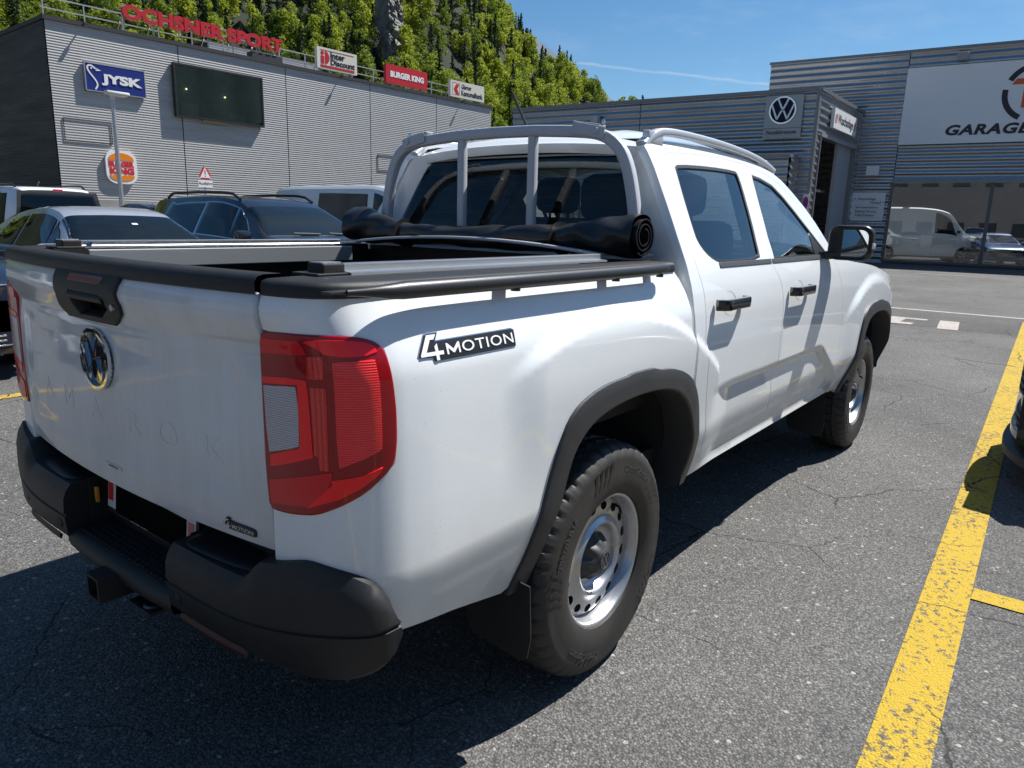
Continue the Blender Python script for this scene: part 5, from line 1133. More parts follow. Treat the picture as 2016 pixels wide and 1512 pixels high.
hnd = panel('tailgate_handle', HAND, Stail, black_plastic, gate, holes=[rec], step=.014, thick=.03, r=.004, off=.008)
def Srec(a, z): return Stail(a, z)+Vector((.045, 0, 0))
panel('handle_recess', offs(rec, .012), Srec, mat('handle recess', (.008, .008, .008), .7), hnd, step=.03, thick=0)
m = MB(); m.sweep([Stail(a, 1.2235)+Vector((.006, 0, 0)) for a in lin(-.082, .112, 9)], [(.016, -.004), (.020, .006), (.012, .016), (-.012, .016), (-.016, .006), (-.010, -.012)], up=(0, 0, 1)); fixn(m.build('handle_grip', black_plastic, hnd, 40))
panel('brake_light', [(-.075, 1.2645), (.106, 1.2645), (.112, 1.2775), (-.071, 1.2775)], Stail, mat('smoked brake lens', (.16, .02, .025), .3, coat=.4), hnd, step=.02, thick=.003, r=.001, off=.0095)
m = MB(); m.lathe([(0, .004), (.008, .004), (.0095, 0), (.0095, -.004)], 16, 'x'); o = m.build('lock', mat('lock steel', (.3, .3, .3), .3, metal=1.), hnd); o.location = Stail(.155, 1.213)+Vector((-.0095, 0, 0)); o.rotation_euler = (0, 0, math.pi)
def Semb(a, z): return Stailp(a, z)+Vector((-.001, 0, 0))
em = empty('emblem', (0, 0, 0), 0, parent=gate)
vw(Semb, -.012, 1.064, .081, em, .014, chrome, mat('emblem black', (.008, .008, .009), .12, coat=1.), chrome, lambda ee, o: setattr(o, 'parent', ee) or o)
for ch, a in zip('AMAROK', (-.42, -.25, -.062, .143, .300, .475)):
    letter(ch, .088, Stailp, dusty_paint, 'embossed_letter', gate, at=(a, .918), depth=.0018, off=-.0008, sx=1.25, bold=-.006)
slv = mat('silver badge letters', (.62, .63, .64), .25, metal=.9)
poly([(.499, .748), (.5155, .7665), (.530, .766), (.523, .760), (.604, .7575), (.611, .753), (.6095, .740), (.604, .7385), (.520, .7385), (.517, .744), (.503, .744)], Stailp, black_ink, 'rear_badge', gate, .004, step=.012)
poly([(.5025, .7480), (.5150, .7640), (.5260, .7640), (.5225, .7605), (.5170, .7605), (.5090, .7500), (.5205, .7500), (.5205, .7560), (.5240, .7580), (.5240, .7500), (.5290, .7500), (.5290, .7465), (.5240, .7465), (.5240, .7410), (.5205, .7410), (.5205, .7465), (.5025, .7465)], Stailp, slv, 'badge_number', gate, .003, .004); fitl('MOTION', (.5330, .6035, .7430, .7535), Stailp, slv, 'badge_lettering', gate, depth=.002, off=.004, bold=.015)
poly(rrect(.017, .777, .092, .013, .002), Stailp, mat('faded sticker', (.55, .56, .56), .5), 'dealer_sticker', gate, .0006, .0006, step=.02); letter('eurolimo.ch', .011, Stailp, mat('grey print', (.12, .12, .12)), 'sticker_print', gate, at=(.017, .777), depth=.0004, off=.0013)
def tcap(a, q):
    pr = [(-.0005, 1.2815), (.008, 1.285), (.009, 1.308), (.002, 1.319), (-.012, 1.3235), (-.055, 1.3235), (-.075, 1.318), (-.078, 1.26)]; d, z = pr[q]; p = Stail(a, 1.287); return Vector((p.x-d, p.y, z))
m = MB(); m.grid(lambda a, q: tcap(a, q), lin(-.668, .668, 40), list(range(8))); fixn(m.build('tailgate_cap', black_plastic, gate, 45))
m = MB()
for sg in (-1, 1): m.box((-1.022, sg*.668, 1.0), (.03, .05, .52))
m.build('shut_line_trough', dark, T, None)
# ---- rear lights
lens = mat('red lens', (.30, .002, .006), .3, coat=.7, coatr=.02, spec=.2); lens_hi = mat('bright red lens', (1., .008, .014), .3, coat=.7, coatr=.02, spec=.2); lens_mid = mat('mid red lens', (.66, .004, .012), .3, coat=.7, coatr=.02, spec=.2)
def rib_lens(name, c1, c2, sx, sz):
    m = mat(name, c1, .3, coat=.7, coatr=.02, spec=.3); t = m.node_tree; p = t.nodes['Principled BSDF']; L = t.links.new; tc = N(t, 'ShaderNodeTexCoord'); fs = None
    for ax, sc in (('X', sx), ('Z', sz)):
        if not sc: continue
        w_ = N(t, 'ShaderNodeTexWave', wave_type='BANDS', bands_direction=ax, inp={'Scale': sc}); L(tc.outputs['Object'], w_.inputs[0])
        if fs is None: fs = w_.outputs['Fac']
        else: q = N(t, 'ShaderNodeMath', operation='MULTIPLY'); L(fs, q.inputs[0]); L(w_.outputs['Fac'], q.inputs[1]); fs = q.outputs[0]
    mx = N(t, 'ShaderNodeMixRGB', inp={1: (*c1, 1), 2: (*c2, 1)}); L(fs, mx.inputs[0]); L(mx.outputs[0], p.inputs['Base Color'])
    b = N(t, 'ShaderNodeBump', inp={'Strength': .5, 'Distance': .002}); L(fs, b.inputs['Height']); L(b.outputs[0], p.inputs['Normal']); return m
ribs = rib_lens('ribbed red lens', (.80, .006, .012), (1., .05, .05), 0, 62.); gridm = rib_lens('gridded red lens', (.60, .008, .012), (.95, .12, .06), 75., 75.); revm = rib_lens('reversing lens', (.34, .30, .32), (.60, .56, .58), 0, 60.)
def bulge(u, z): return Sbed(u, z)
def light(mir):
    o = chaik([p for p in TL_OUT], 1); base = panel('tail_light', offs(o, -.003), bulge, lens, T, step=.014, thick=.03, r=.006, off=.006, mirror=mir)
    def pc(nm, pts, mt, d=.0022, sm=1):
        pts = [(max(p[0], U_END-.007), p[1]) for p in pts]
        panel(nm, chaik(pts, sm) if sm else pts, bulge, mt, base, step=.012, thick=.0015, r=.0008, off=.006+d, mirror=mir)
    pc('side_reflector', [(-1.0264, 1.1597), (-0.9441, 1.1637), (-0.9412, 1.1232), (-0.9403, 1.0613), (-0.9419, 0.9825), (-0.9760, 0.9670), (-1.0245, 0.9468), (-1.0271, 1.0022), (-1.0270, 1.0952)], ribs, sm=0)
    pc('reversing_light', [(-1.2094, 1.0960), (-1.1162, 1.1054), (-1.1116, 1.0560), (-1.1141, 0.9824), (-1.1351, 0.9739), (-1.2005, 0.9549), (-1.2062, 1.0086)], revm, sm=0)
    pc('light_bracket', [(-1.2129, 1.1148), (-1.1378, 1.1214), (-1.0878, 1.1209), (-1.0848, 1.0843), (-1.0806, 0.9634), (-1.1370, 0.9425), (-1.1979, 0.9235), (-1.1986, 0.9486), (-1.1123, 0.9778), (-1.1095, 0.9927), (-1.1098, 1.1108), (-1.2090, 1.1025)], lens_hi, sm=0)
    pc('indicator_strip', [(-1.0782, 1.1076), (-1.0451, 1.1094), (-1.0463, 1.0322), (-1.0471, 0.9386), (-1.0637, 0.9383), (-1.0677, 0.9667), (-1.0754, 0.9682), (-1.0768, 1.0441)], gridm, sm=0)
    pc('upper_strip', [(-1.0795, 1.1683), (-1.0438, 1.1707), (-1.0485, 1.1274), (-1.0836, 1.1259)], gridm, sm=0)
    pc('top_band', [(-1.0915, 1.2000), (-1.0001, 1.2035), (-0.9402, 1.1942), (-0.9329, 1.1732), (-1.0333, 1.1711), (-1.0563, 1.1890)], lens_hi)
    pc('upper_band', [(-1.212, 1.196), (-1.097, 1.199), (-1.082, 1.173), (-1.212, 1.165)], lens_mid, sm=0)
    pc('lower_band', [(-1.0413, 0.9185), (-0.9859, 0.9290), (-0.9412, 0.9433), (-0.9481, 0.9313), (-0.9866, 0.9031), (-1.0266, 0.8805), (-1.0848, 0.8570), (-1.1003, 0.8508), (-1.0550, 0.8943), (-1.0400, 0.9088)], lens_hi, sm=0)
    pc('lower_box', [(-1.2049, 0.8916), (-1.0408, 0.9360), (-1.0414, 0.9214), (-1.0519, 0.8976), (-1.0972, 0.8542), (-1.2036, 0.8404)], lens_mid, sm=0)
both(light)
# dark hollow behind panel gaps
m = MB(); m.grid(lambda z, u: Sbed(u, z)*1+Vector((.028 if u < -1.0 else 0, .026, 0)), lin(.70, 1.24, 14), lin(-1.185, -.86, 30)); m.build('bed_corner_backing', dark, T, 60); m.build('bed_corner_backing', dark, T, 60, mirror=True)
# ---- side badge
BAD = [(-.8405, 1.1577), (-.830, 1.1754), (-.8114, 1.2018), (-.8006, 1.2039), (-.7679, 1.2034), (-.7800, 1.1870), (-.5213, 1.1884), (-.5104, 1.1837), (-.5143, 1.146), (-.520, 1.1425), (-.7963, 1.1414), (-.7994, 1.1498), (-.8335, 1.1522)]
poly(BAD, Sbed, slv, 'side_badge', T, .0008, .0004, step=.007); sb = [o for o in T.children if o.name.startswith('side_badge')][-1]
poly(offs(BAD, -.0028), Sbed, black_ink, 'badge_field', sb, .0008, .0018, step=.007)
poly([(-.8335, 1.1585), (-.8060, 1.1985), (-.7790, 1.1985), (-.7880, 1.1885), (-.7990, 1.1885), (-.8160, 1.1640), (-.7900, 1.1640), (-.7905, 1.1740), (-.7815, 1.1800), (-.7815, 1.1640), (-.7660, 1.1640), (-.7665, 1.1560), (-.7815, 1.1560), (-.7815, 1.1455), (-.7905, 1.1455), (-.7905, 1.1560), (-.8320, 1.1560)], Sbed, white_ink, 'badge_number', sb, .0006, .0036)
poly([(-.7560, 1.1540), (-.7505, 1.1540), (-.7505, 1.1675), (-.7365, 1.1560), (-.7325, 1.1560), (-.7185, 1.1675), (-.7185, 1.1540), (-.7130, 1.1540), (-.7130, 1.1770), (-.7180, 1.1770), (-.7345, 1.1635), (-.7510, 1.1770), (-.7560, 1.1770)], Sbed, white_ink, 'badge_lettering', sb, .0006, .0036)
fitl('OTION', (-.7060, -.5240, 1.1540, 1.1770), Sbed, white_ink, 'badge_lettering', sb, depth=.0006, off=.0036, bold=.004, space=1.08)
# ---- rear bumper
bx = pchip([0, .29, .45, .62, .77, .88, .925, .935], [-1.125, -1.118, -1.105, -1.072, -1.005, -.93, -.885, -.86])
PL = [(-1.112, .30), (-1.111, .45), (-1.103, .58), (-1.090, .68), (-1.070, .775), (-1.043, .850), (-1.012, .903), (-.982, .932), (-.955, .945), (-.930, .950)]
BP = resamp(chaik(PL, 2, False), 40)
def bump_end(mir):
    P = []; n = len(BP); k = 12
    for i, (x, y) in enumerate(BP):
        a = BP[max(0, i-1)]; b = BP[min(n-1, i+1)]; t = Vector((b[0]-a[0], b[1]-a[1])); t.normalize(); nx, ny = -abs(t.y), abs(t.x)
        u = i/(n-1); ar = 1-math.sqrt(max(0, 1-max(0, (u-.66)/.34)**2)); zt = .648+.055*sstep(.40, .50, u)+.030*sstep(.5, .70, u)-.125*ar; zb = .472-.006*sstep(.1, .6, u)+.10*ar; zs = .552+.045*sstep(.3, 1, u)
        inn = .10-.025*sstep(.40, .6, u)
        end = sstep(.90, 1, u)*.012
        rows = [(-.07, zb+.012), (-.015, zb), (-.003, zb+.014), (.002-end, zs-.006), (-.003-end, zs-.003), (-.003-end, zs+.003), (.003-end, zs+.006), (.0-end, zs+.009+.55*(zt-zs-.02)), (-.008-end, zs+.012+.8*(zt-zs-.02)), (-.024-end, zt-.003), (-.05, zt+.0), (-inn, zt+.001)]
        for d, z in rows: P.append(Vector((x+nx*d, -(y+ny*d), z)))
    fs = [(i*k+j, (i+1)*k+j, (i+1)*k+j+1, i*k+j+1) for i in range(n-1) for j in range(k-1)]
    fs.append(tuple(reversed(range(k)))); fs.append(tuple(range((n-1)*k, n*k)))
    m = MB(); m.add(P, fs); b = fixn(m.build('bumper_end', black_plastic, bumper, 40, mirror=mir))
    # glossy step pad
    def Sp(u, v): return Vector((v, -u, .6505+.0*v))
    padm = mat('smooth black pad', (.014, .015, .017), .34)
    pad = chaik([(.315, -1.085), (.46, -1.078), (.575, -1.060), (.640, -1.030), (.645, -.985), (.315, -.985)], 2)
    m = MB(); q = len(pad); m.add([(x, -y, .649) for y, x in pad]+[(x+.004, -(y+.0), .6545) for y, x in offs(pad, -.006)][:q], [tuple(range(q, 2*q))]+[(i, (i+1) % q, (i+1) % q+q, i+q) for i in range(q)]) if len(offs(pad, -.006)) == q else None
    fixn(m.build('step_pad', padm, bumper, 60, mirror=mir))
    for (x, y, z) in ((-1.110, .345, .520), (-1.091, .645, .520)):
        m = MB(); m.lathe([(0, .0), (.0105, .0), (.012, -.001), (.013, -.001), (.014, .0012), (.016, .0012), (.0165, -.004)], 20, 'x'); o = m.build('parking_sensor', black_plastic, bumper, 40); o.location = (x-.0025, y if mir else -y, z); o.rotation_euler = (0, 0, math.pi+(-1 if mir else 1)*(.2 if y > .5 else .03))
    # red reflector strip under the end
    m = MB(); pts = [p for p in BP[3:18]]; m.sweep([(x+.004, -y, .472) for x, y in pts], [(.002, -.012), (.006, .0), (.002, .012), (-.004, .0)], up=(0, 0, 1)); fixn(m.build('reflector', mat('dull red reflector', (.035, .007, .008), .5), bumper, None, mirror=mir))
bumper = empty('rear_bumper', (0, 0, 0), 0, parent=T)
both(bump_end)
m = MB(); rows = [(-.985, .56), (-.985, .512), (-1.085, .507), (-1.105, .502), (-1.118, .490), (-1.122, .475), (-1.115, .455), (-1.09, .445), (-1.0, .445)]
m.grid(lambda y, q: Vector((rows[q][0]+.012*(y/.3)**2*(1 if rows[q][0] < -1.05 else 0), y, rows[q][1])), lin(-.302, .302, 20), list(range(9))); fixn(m.build('bumper_step', black_plastic, bumper, 40))
nub = MB(); nub.box((0, 0, 0), (.011, .016, .004), bev=.0012); nm_ = bpy.data.meshes.new('tread_nub'); nm_.from_pydata([tuple(v) for v in nub.v], [], nub.f); nm_.materials.append(black_plastic)
for i in range(24):
    for j in range(5):
        o = bpy.data.objects.new('tread_nub', nm_); link(o, bumper); o.location = (-1.078+.019*j, -.276+.024*i+(.012 if j % 2 else 0), .5105); o.rotation_euler = (0, 0, R(0))
m = MB(); m.box((-.968, 0, .61), (.03, 1.30, .20)); m.box((-.98, .302, .575), (.12, .02, .15)); m.box((-.98, -.302, .575), (.12, .02, .15)); m.build('bumper_recess', dark, bumper, None)
m = MB(); m.box((-1.025, .312, .60), (.012, .012, .05), bev=.003); o = m.build('plate_lamp', mat('amber lens', (.70, .28, .03), .15, coat=1.), bumper); o.location = (0, -.03, 0); m.build('plate_lamp', mat('amber lens', (.7, .3, .03)), bumper, mirror=True)
SPl = lambda a, z: Vector((-1.002+.10*(z-.6), -a, z))
pl = poly([(-.26, .552), (.26, .552), (.26, .672), (-.26, .672)], SPl, black_plastic, 'plate_holder', bumper, .006, -.004)
poly([(-.25, .568), (.25, .568), (.25, .668), (-.25, .668)], SPl, mat('plate white', (.62, .62, .60), .4), 'number_plate', pl, .003, .002); poly([(-.195, .562), (.205, .558), (.205, .648), (-.195, .652)], SPl, mat('blank black field', (.002, .002, .002), .9, spec=.05), 'plate_field', pl, .002, .0052)
poly([(-.245, .59), (-.215, .59), (-.215, .655), (-.245, .655)], SPl, red_ink, 'plate_shield', pl, .0015, .005); poly([(.214, .585), (.243, .585), (.243, .645), (.214, .645)], SPl, mat('pale red print', (.55, .12, .13), .4), 'plate_shield', pl, .0015, .005)
letter('GARAGE TORDO', .013, SPl, white_ink, 'holder_lettering', pl, at=(-.06, .5595), depth=.0006, off=.0022, bold=.02); letter('BAD RAGAZ | MOLLIS', .011, SPl, mat('grey print', (.3, .3, .3)), 'holder_lettering', pl, at=(.11, .5592), depth=.0006, off=.0022)
m = MB(); m.sweep([(-1.17, 0, .447), (-.90, 0, .447)], [(.036, -.036), (.036, .036), (-.036, .036), (-.036, -.036)], up=(0, 0, 1), cap=False); m.sweep([(-1.17, 0, .447), (-1.0, 0, .447)], [(.027, -.027), (-.027, -.027), (-.027, .027), (.027, .027)], up=(0, 0, 1), cap=False)
a = [(.036, -.036), (.036, .036), (-.036, .036), (-.036, -.036)]; b = [(.027, -.027), (.027, .027), (-.027, .027), (-.027, -.027)]
m.add([(-1.17, y, .447+z) for y, z in a]+[(-1.17, y, .447+z) for y, z in b], [(i, (i+1) % 4, (i+1) % 4+4, i+4) for i in range(4)]); m.lathe([(0, .004), (.013, .004), (.013, -.08), (0, -.08)], 12, 'y', (-1.06, -.0, .447))
m.box((-1.06, -.12, .405), (.10, .12, .012), bev=.005); m.box((-1.06, .12, .405), (.10, .12, .012), bev=.005); m.box((-1.0, 0, .41), (.08, .9, .06), bev=.01); hb = fixn(m.build('tow_receiver', black_plastic, bumper, None))
m = MB(); m.lathe([(.018, -.004), (.024, 0), (.018, .004)], 20, 'z', (-1.08, -.14, .412)); m.build('chain_eye', mat('worn steel', (.25, .24, .22), .4, metal=.8), hb)

# ================================================================ cab
DR = [(.925, 1.718), (.800, 1.712), (.751, 1.703), (.725, 1.684), (.712, 1.660), (.671, 1.588), (.636, 1.504), (.612, 1.434), (.600, 1.376), (.594, 1.323), (.597, 1.274), (.606, 1.238), (.612, 1.193), (.614, 1.128), (.618, 1.018), (.630, .902), (.656, .779), (.684, .652), (.708, .560), (.737, .527)]
DT = [(1.138, 1.730), (1.351, 1.734), (1.546, 1.726)]
DT2 = [(1.759, 1.708), (1.910, 1.682), (2.014, 1.640), (2.107, 1.584), (2.200, 1.514), (2.263, 1.444), (2.318, 1.362), (2.352, 1.300)]
DF = [(2.423, .581), (2.490, .643), (2.529, .757), (2.530, .879), (2.512, 1.011), (2.470, 1.126), (2.440, 1.182), (2.400, 1.245)]
DM = [(1.546, 1.726), (1.534, 1.684), (1.506, 1.593), (1.466, 1.493), (1.400, 1.369), (1.378, 1.281), (1.428, 1.239), (1.460, 1.191), (1.474, 1.124), (1.472, 1.055), (1.463, .918), (1.458, .790), (1.480, .683), (1.540, .532)]
RW = chaik([(.770, 1.660), (.815, 1.674), (1.136, 1.688), (1.415, 1.690), (1.440, 1.678), (1.424, 1.614), (1.350, 1.466), (1.282, 1.347), (1.258, 1.300), (.84, 1.298), (.769, 1.310), (.708, 1.341), (.680, 1.385), (.688, 1.431), (.716, 1.518), (.744, 1.592), (.764, 1.645)], 1)
FW = [(1.622, 1.685), (1.726, 1.676), (1.854, 1.650), (1.948, 1.598), (2.031, 1.533), (2.098, 1.472), (2.178, 1.405), (2.262, 1.330), (2.285, 1.300), (1.425, 1.300), (1.460, 1.400), (1.527, 1.524), (1.600, 1.655)]
rdoor = DR[::-1]+DT[:2]+[(1.543, 1.726)]+[(x-.004, z) for x, z in DM[1:]]
rdoor = list(reversed(DR))+DT[:2]+[(x-.004, z) for x, z in DM]
fdoor = [(x+.003, z) for x, z in DM]+[(2.309, .541)]+DF+DT2[::-1]
openg = list(reversed(DR))+DT+DT2+DF[::-1]+[(2.309, .541), (1.558, .535)]
RIDGE = [(.600, 1.722), (.592, 1.643), (.566, 1.516), (.540, 1.411), (.522, 1.330), (.514, 1.270), (.513, 1.2), (.515, 1.084), (.519, .974), (.524, .90), (.55, .80), (.585, .60), (.59, .492)]
TOPL = [(.66, 1.742), (.80, 1.756), (1.0, 1.764), (1.35, 1.770), (1.60, 1.762), (1.76, 1.748), (1.93, 1.722), (2.045, 1.680), (2.14, 1.622), (2.235, 1.552), (2.305, 1.475), (2.365, 1.385), (2.41, 1.295)]
cabo = RIDGE+[(2.72, .492), (2.60, .60), (2.55, .757), (2.553, .879), (2.535, 1.011), (2.493, 1.126), (2.462, 1.182), (2.425, 1.25)]+TOPL[::-1]
both(lambda mir: panel('cab_side', cabo, Sside, white_paint, T, holes=[offs(openg, .006)], step=.018, thick=.03, r=.004, mirror=mir))
def inner_jamb(mir): panel('door_jamb', offs(openg, .03), lambda x, z: Sside(x, z)+Vector((0, .035, 0)), seal, T, holes=[offs(openg, -.045)], step=.05, thick=0, mirror=mir)
both(inner_jamb)
def door(ol, win, hx, nm, mir):
    d = panel('door', ol, Sside, white_paint, T, holes=[win], step=.015, thick=.022, r=.0035, mirror=mir)
    inn = offs(win, -.013)
    panel('window_seal', offs(win, -.0025), Sside, seal, d, holes=[inn], step=.02, thick=.012, r=.002, off=-.002, mirror=mir)
    panel('window', offs(win, -.010), lambda x, z: Sside(x, z)+Vector((0, .009, 0)), win_glass, d, step=.05, thick=0, mirror=mir)
    x0, x1 = hx; bz = 1.293
    # handle bar on two feet over a shallow cup
    hb = MB(); pts = [Sside(x, 1.155)+Vector((0, -(.008+.030*sstep(x0-.004, x0+.035, x)*(1-sstep(x1-.035, x1+.004, x))), 0)) for x in lin(x0, x1, 22)]
    hb.sweep(pts, [(.012, -.020), (.0145, -.014), (.015, 0), (.0145, .014), (.012, .020), (-.006, .020), (-.008, 0), (-.006, -.020)], up=(0, 0, 1)); fixn(hb.build('handle', mat('gloss black handle', (.012, .012, .013), .22, coat=.6), d, 50, mirror=mir))
    cup = ell((x0+x1)/2+.01, 1.153, .066, .046, 28); panel('handle_cup', cup, lambda x, z: Sside(x, z)+Vector((0, .030*max(0, 1-((x-(x0+x1)/2-.01)/.066)**2-((z-1.153)/.046)**2), 0)), white_paint, d, step=.012, thick=0, off=.0012, mirror=mir)
    return d
def doors(mir):
    a = door(rdoor, RW, (.690, .962), 'rear', mir); b = door(fdoor, FW, (1.549, 1.835), 'front', mir)
    panel('mirror_sail', [(2.075, 1.305), (2.262, 1.305), (2.248, 1.335), (2.170, 1.400), (2.135, 1.425)], Sside, seal, b, step=.03, thick=.004, r=.002, off=-.004, mirror=mir)
    belt = lambda xa, xb, d: panel('belt_moulding', [(xa, 1.2875), (xb, 1.2875), (xb, 1.304), (xa, 1.304)], Sside, mat('grey rubber moulding', (.055, .058, .062), .5), d, step=.03, thick=.006, r=.002, off=.004, mirror=mir)
    belt(.80, 1.372, a); belt(1.392, 2.285, b)
both(doors)
# ---- rear wall of the cab
xz = pchip([.9, 1.28, 1.38, 1.55, 1.68, 1.74, 1.80], [.56, .565, .580, .625, .668, .690, .72])
def Srear(a, z): return Vector((xz(z)+.0*a-.012*(1-(a/.66)**2), -a, z))
hw = pchip([1.30, 1.36, 1.50, 1.66, 1.70], [.690, .672, .615, .545, .525])
gl_o = [(-.665, 1.345), (-.64, 1.335), (.64, 1.335), (.665, 1.345), (.672, 1.37), (hw(1.45), 1.45), (hw(1.55), 1.55), (hw(1.63), 1.63), (.538, 1.672), (.515, 1.688), (.25, 1.697), (-.25, 1.697), (-.515, 1.688), (-.538, 1.672), (-hw(1.63), 1.63), (-hw(1.55), 1.55), (-hw(1.45), 1.45), (-.672, 1.37)]
rw = panel('rear_window', gl_o, Srear, rear_glass, T, step=.06, thick=0, off=.004)
panel('window_band', offs(gl_o, .006), Srear, mat('black glass band', (.006, .007, .007), .08, coat=1.), rw, holes=[offs(gl_o, -.045)], step=.03, thick=.004, r=.001, off=.001)
for z in lin(1.40, 1.64, 8): panel('heating_wire', [(-.58, z-.0006), (.58, z-.0006), (.58, z+.0006), (-.58, z+.0006)], Srear, mat('heater wire', (.10, .05, .03), .5), rw, step=.2, thick=0, off=.003)
wall_o = [(-.70, .92), (.70, .92), (.70, 1.28), (.685, 1.33), (hw(1.40)+.012, 1.40), (hw(1.5)+.012, 1.5), (hw(1.6)+.012, 1.6), (.552, 1.675), (.525, 1.712), (.25, 1.735), (-.25, 1.735), (-.525, 1.712), (-.552, 1.675), (-hw(1.6)-.012, 1.6), (-hw(1.5)-.012, 1.5), (-hw(1.40)-.012, 1.40), (-.685, 1.33), (-.70, 1.28)]
panel('cab_rear_wall', wall_o, Srear, white_paint, T, holes=[offs(gl_o, -.002)], step=.03, thick=.01, off=-.002)
def pillar(mir):
    zs = [1.725, 1.70, 1.66, 1.60, 1.52, 1.44, 1.38, 1.33, 1.28, 1.20, 1.05, .92]; P = []
    rz = pchip([p[1] for p in RIDGE[::-1]], [p[0] for p in RIDGE[::-1]])
    for z in zs:
        e = Sside(rz(z), z); w_ = (hw(min(z, 1.71)) if z > 1.33 else .688)+.004; i = Srear(w_, z)+Vector((.002, 0, 0))
        for t in lin(0, 1, 7):
            p = e.lerp(i, t); p.x -= .018*math.sin(math.pi*t)**.8*(1-.4*t); p.y -= .006*math.sin(math.pi*t); P.append(p)
    m = MB(); m.add(P, [(i*7+j, i*7+j+1, (i+1)*7+j+1, (i+1)*7+j) for i in range(len(zs)-1) for j in range(6)]); fixn(m.build('rear_pillar', white_paint, T, 60, mirror=mir))
both(pillar)
# ---- roof, windscreen
tpl = pchip([p[0] for p in TOPL], [p[1] for p in TOPL])
def Sroof(x, q):
    xe = x; z = tpl(xe); y = wz(z); cr = .052*sstep(.60, 1.0, x)+.028
    rib = .010*(sstep(.52, .58, abs(q))*(1-sstep(.74, .80, abs(q))))*sstep(.72, .85, x)*(1-sstep(1.7, 1.85, x))
    return Vector((x-.03*(1-q*q)*(1-sstep(.66, 1.0, x))+.10*(1-q*q)*sstep(1.6, 1.93, x), q*y, z+cr*(1-abs(q)**2.3)-.012*sstep(.93, 1, abs(q))*0+rib-.02*(1-sstep(.655, .70, x))))
m = MB(); m.grid(lambda x, q: Sroof(x, q), [.655, .665, .68, .70, .74]+lin(.80, 1.93, 26), lin(-1, 1, 41))
m.grid(lambda t, q: Sroof(.655, q*.98)+Vector((.010*t*t, 0, -.036*t)), lin(0, 1, 4), lin(-.96, .96, 31)); fixn(m.build('roof', white_paint, T, 50))
m = MB(); m.grid(lambda z, q: Vector((.668+.02*(z > 1), q*.575, 1.70+.045*z+.012*(1-q*q))), lin(0, 1.3, 3), lin(-1, 1, 12)); m.build('roof_gap', dark, T, None)
AP = [p for p in TOPL if p[0] >= 1.93]; fa = pchip([p[1] for p in AP[::-1]], [p[0] for p in AP[::-1]])
def Swind(q, t):
    z = 1.285+(1.722-1.285)*t; x = fa(z); return Vector((x+(.30-.20*t)*(1-q*q), -q*(wz(z)-.012), z+.055*t*t*(1-q*q)+.045*(1-t)*(1-q*q)))
panel('windscreen', [(-.985, 0), (.985, 0), (.985, 1), (-.985, 1)], Swind, clear_glass, T, step=.10, thick=0, off=.002)
# ---- hood, fenders, nose
hedge = pchip([2.38, 2.6, 2.85, 3.22, 3.6, 3.95, 4.12], [1.288, 1.268, 1.248, 1.218, 1.16, 1.07, .98])
def Whood(x): return Wside(x, min(1.25, hedge(x)))-.02
fend = [(2.40, 1.285)]+[(x, hedge(x)) for x in lin(2.5, 4.10, 18)]+[(4.12, .80), (4.08, .62), (3.86, .50)]+[((a[0]*.7+b[0]*.3)*.97+3.255, a[1]*.7+b[1]*.3) for a, b in zip(RO, RI)][::-1]+[(2.735, .50), (2.60, .61), (2.553, .757), (2.556, .879), (2.538, 1.011), (2.496, 1.126), (2.466, 1.182), (2.430, 1.245)]
both(lambda mir: panel('front_fender', fend, Sside, white_paint, T, step=.022, thick=.02, r=.004, mirror=mir))
def Shood(x, q): z = hedge(x)+.012; return Vector((x+.10*(1-q*q)*sstep(3.4, 4.1, x), q*Whood(x), z+(.075-.03*sstep(3.3, 4.1, x))*(1-abs(q)**2.4)+.012*sstep(.45, .5, abs(q))*(1-sstep(.8, .9, abs(q)))))
m = MB(); m.grid(Shood, lin(2.44, 4.10, 34), lin(-1, 1, 33)); fixn(m.build('bonnet', white_paint, T, 60))
m = MB(); m.grid(lambda x, q: Vector((x, q*.80, 1.26+.03*(1-q*q))), lin(2.30, 2.86, 6), lin(-1, 1, 9)); m.build('cowl', seal, T, None)
def Snose(a, z): return Vector((4.13+.07*(1-(a/.8)**2)-.05*max(0, z-.8)/.3, -a, z))
def Snf(a, z): return Vector((4.13+.07*(1-(a/.8)**2)-.05*max(0, z-.8)/.3, a, z))
panel('front_bumper', [(-.80, .42), (.80, .42), (.82, .70), (-.82, .70)], Snf, black_plastic, T, step=.08, thick=.25, r=.02, off=.03); gr = panel('grille', [(-.55, .71), (.55, .71), (.55, 1.05), (-.55, 1.05)], Snf, black_plastic, T, step=.08, thick=.05, r=.01)
for z in (.78, .87, .96): panel('grille_bar', [(-.54, z-.012), (.54, z-.012), (.54, z+.012), (-.54, z+.012)], Snf, grey_plastic, gr, step=.1, thick=.015, off=.02)
for sg in (-1, 1): panel('headlight', [(sg*.56, .80), (sg*.78, .82), (sg*.78, 1.0), (sg*.56, 1.04)], Snf, mat('headlight glass', (.35, .37, .4)), T, step=.05, thick=.05, r=.01)
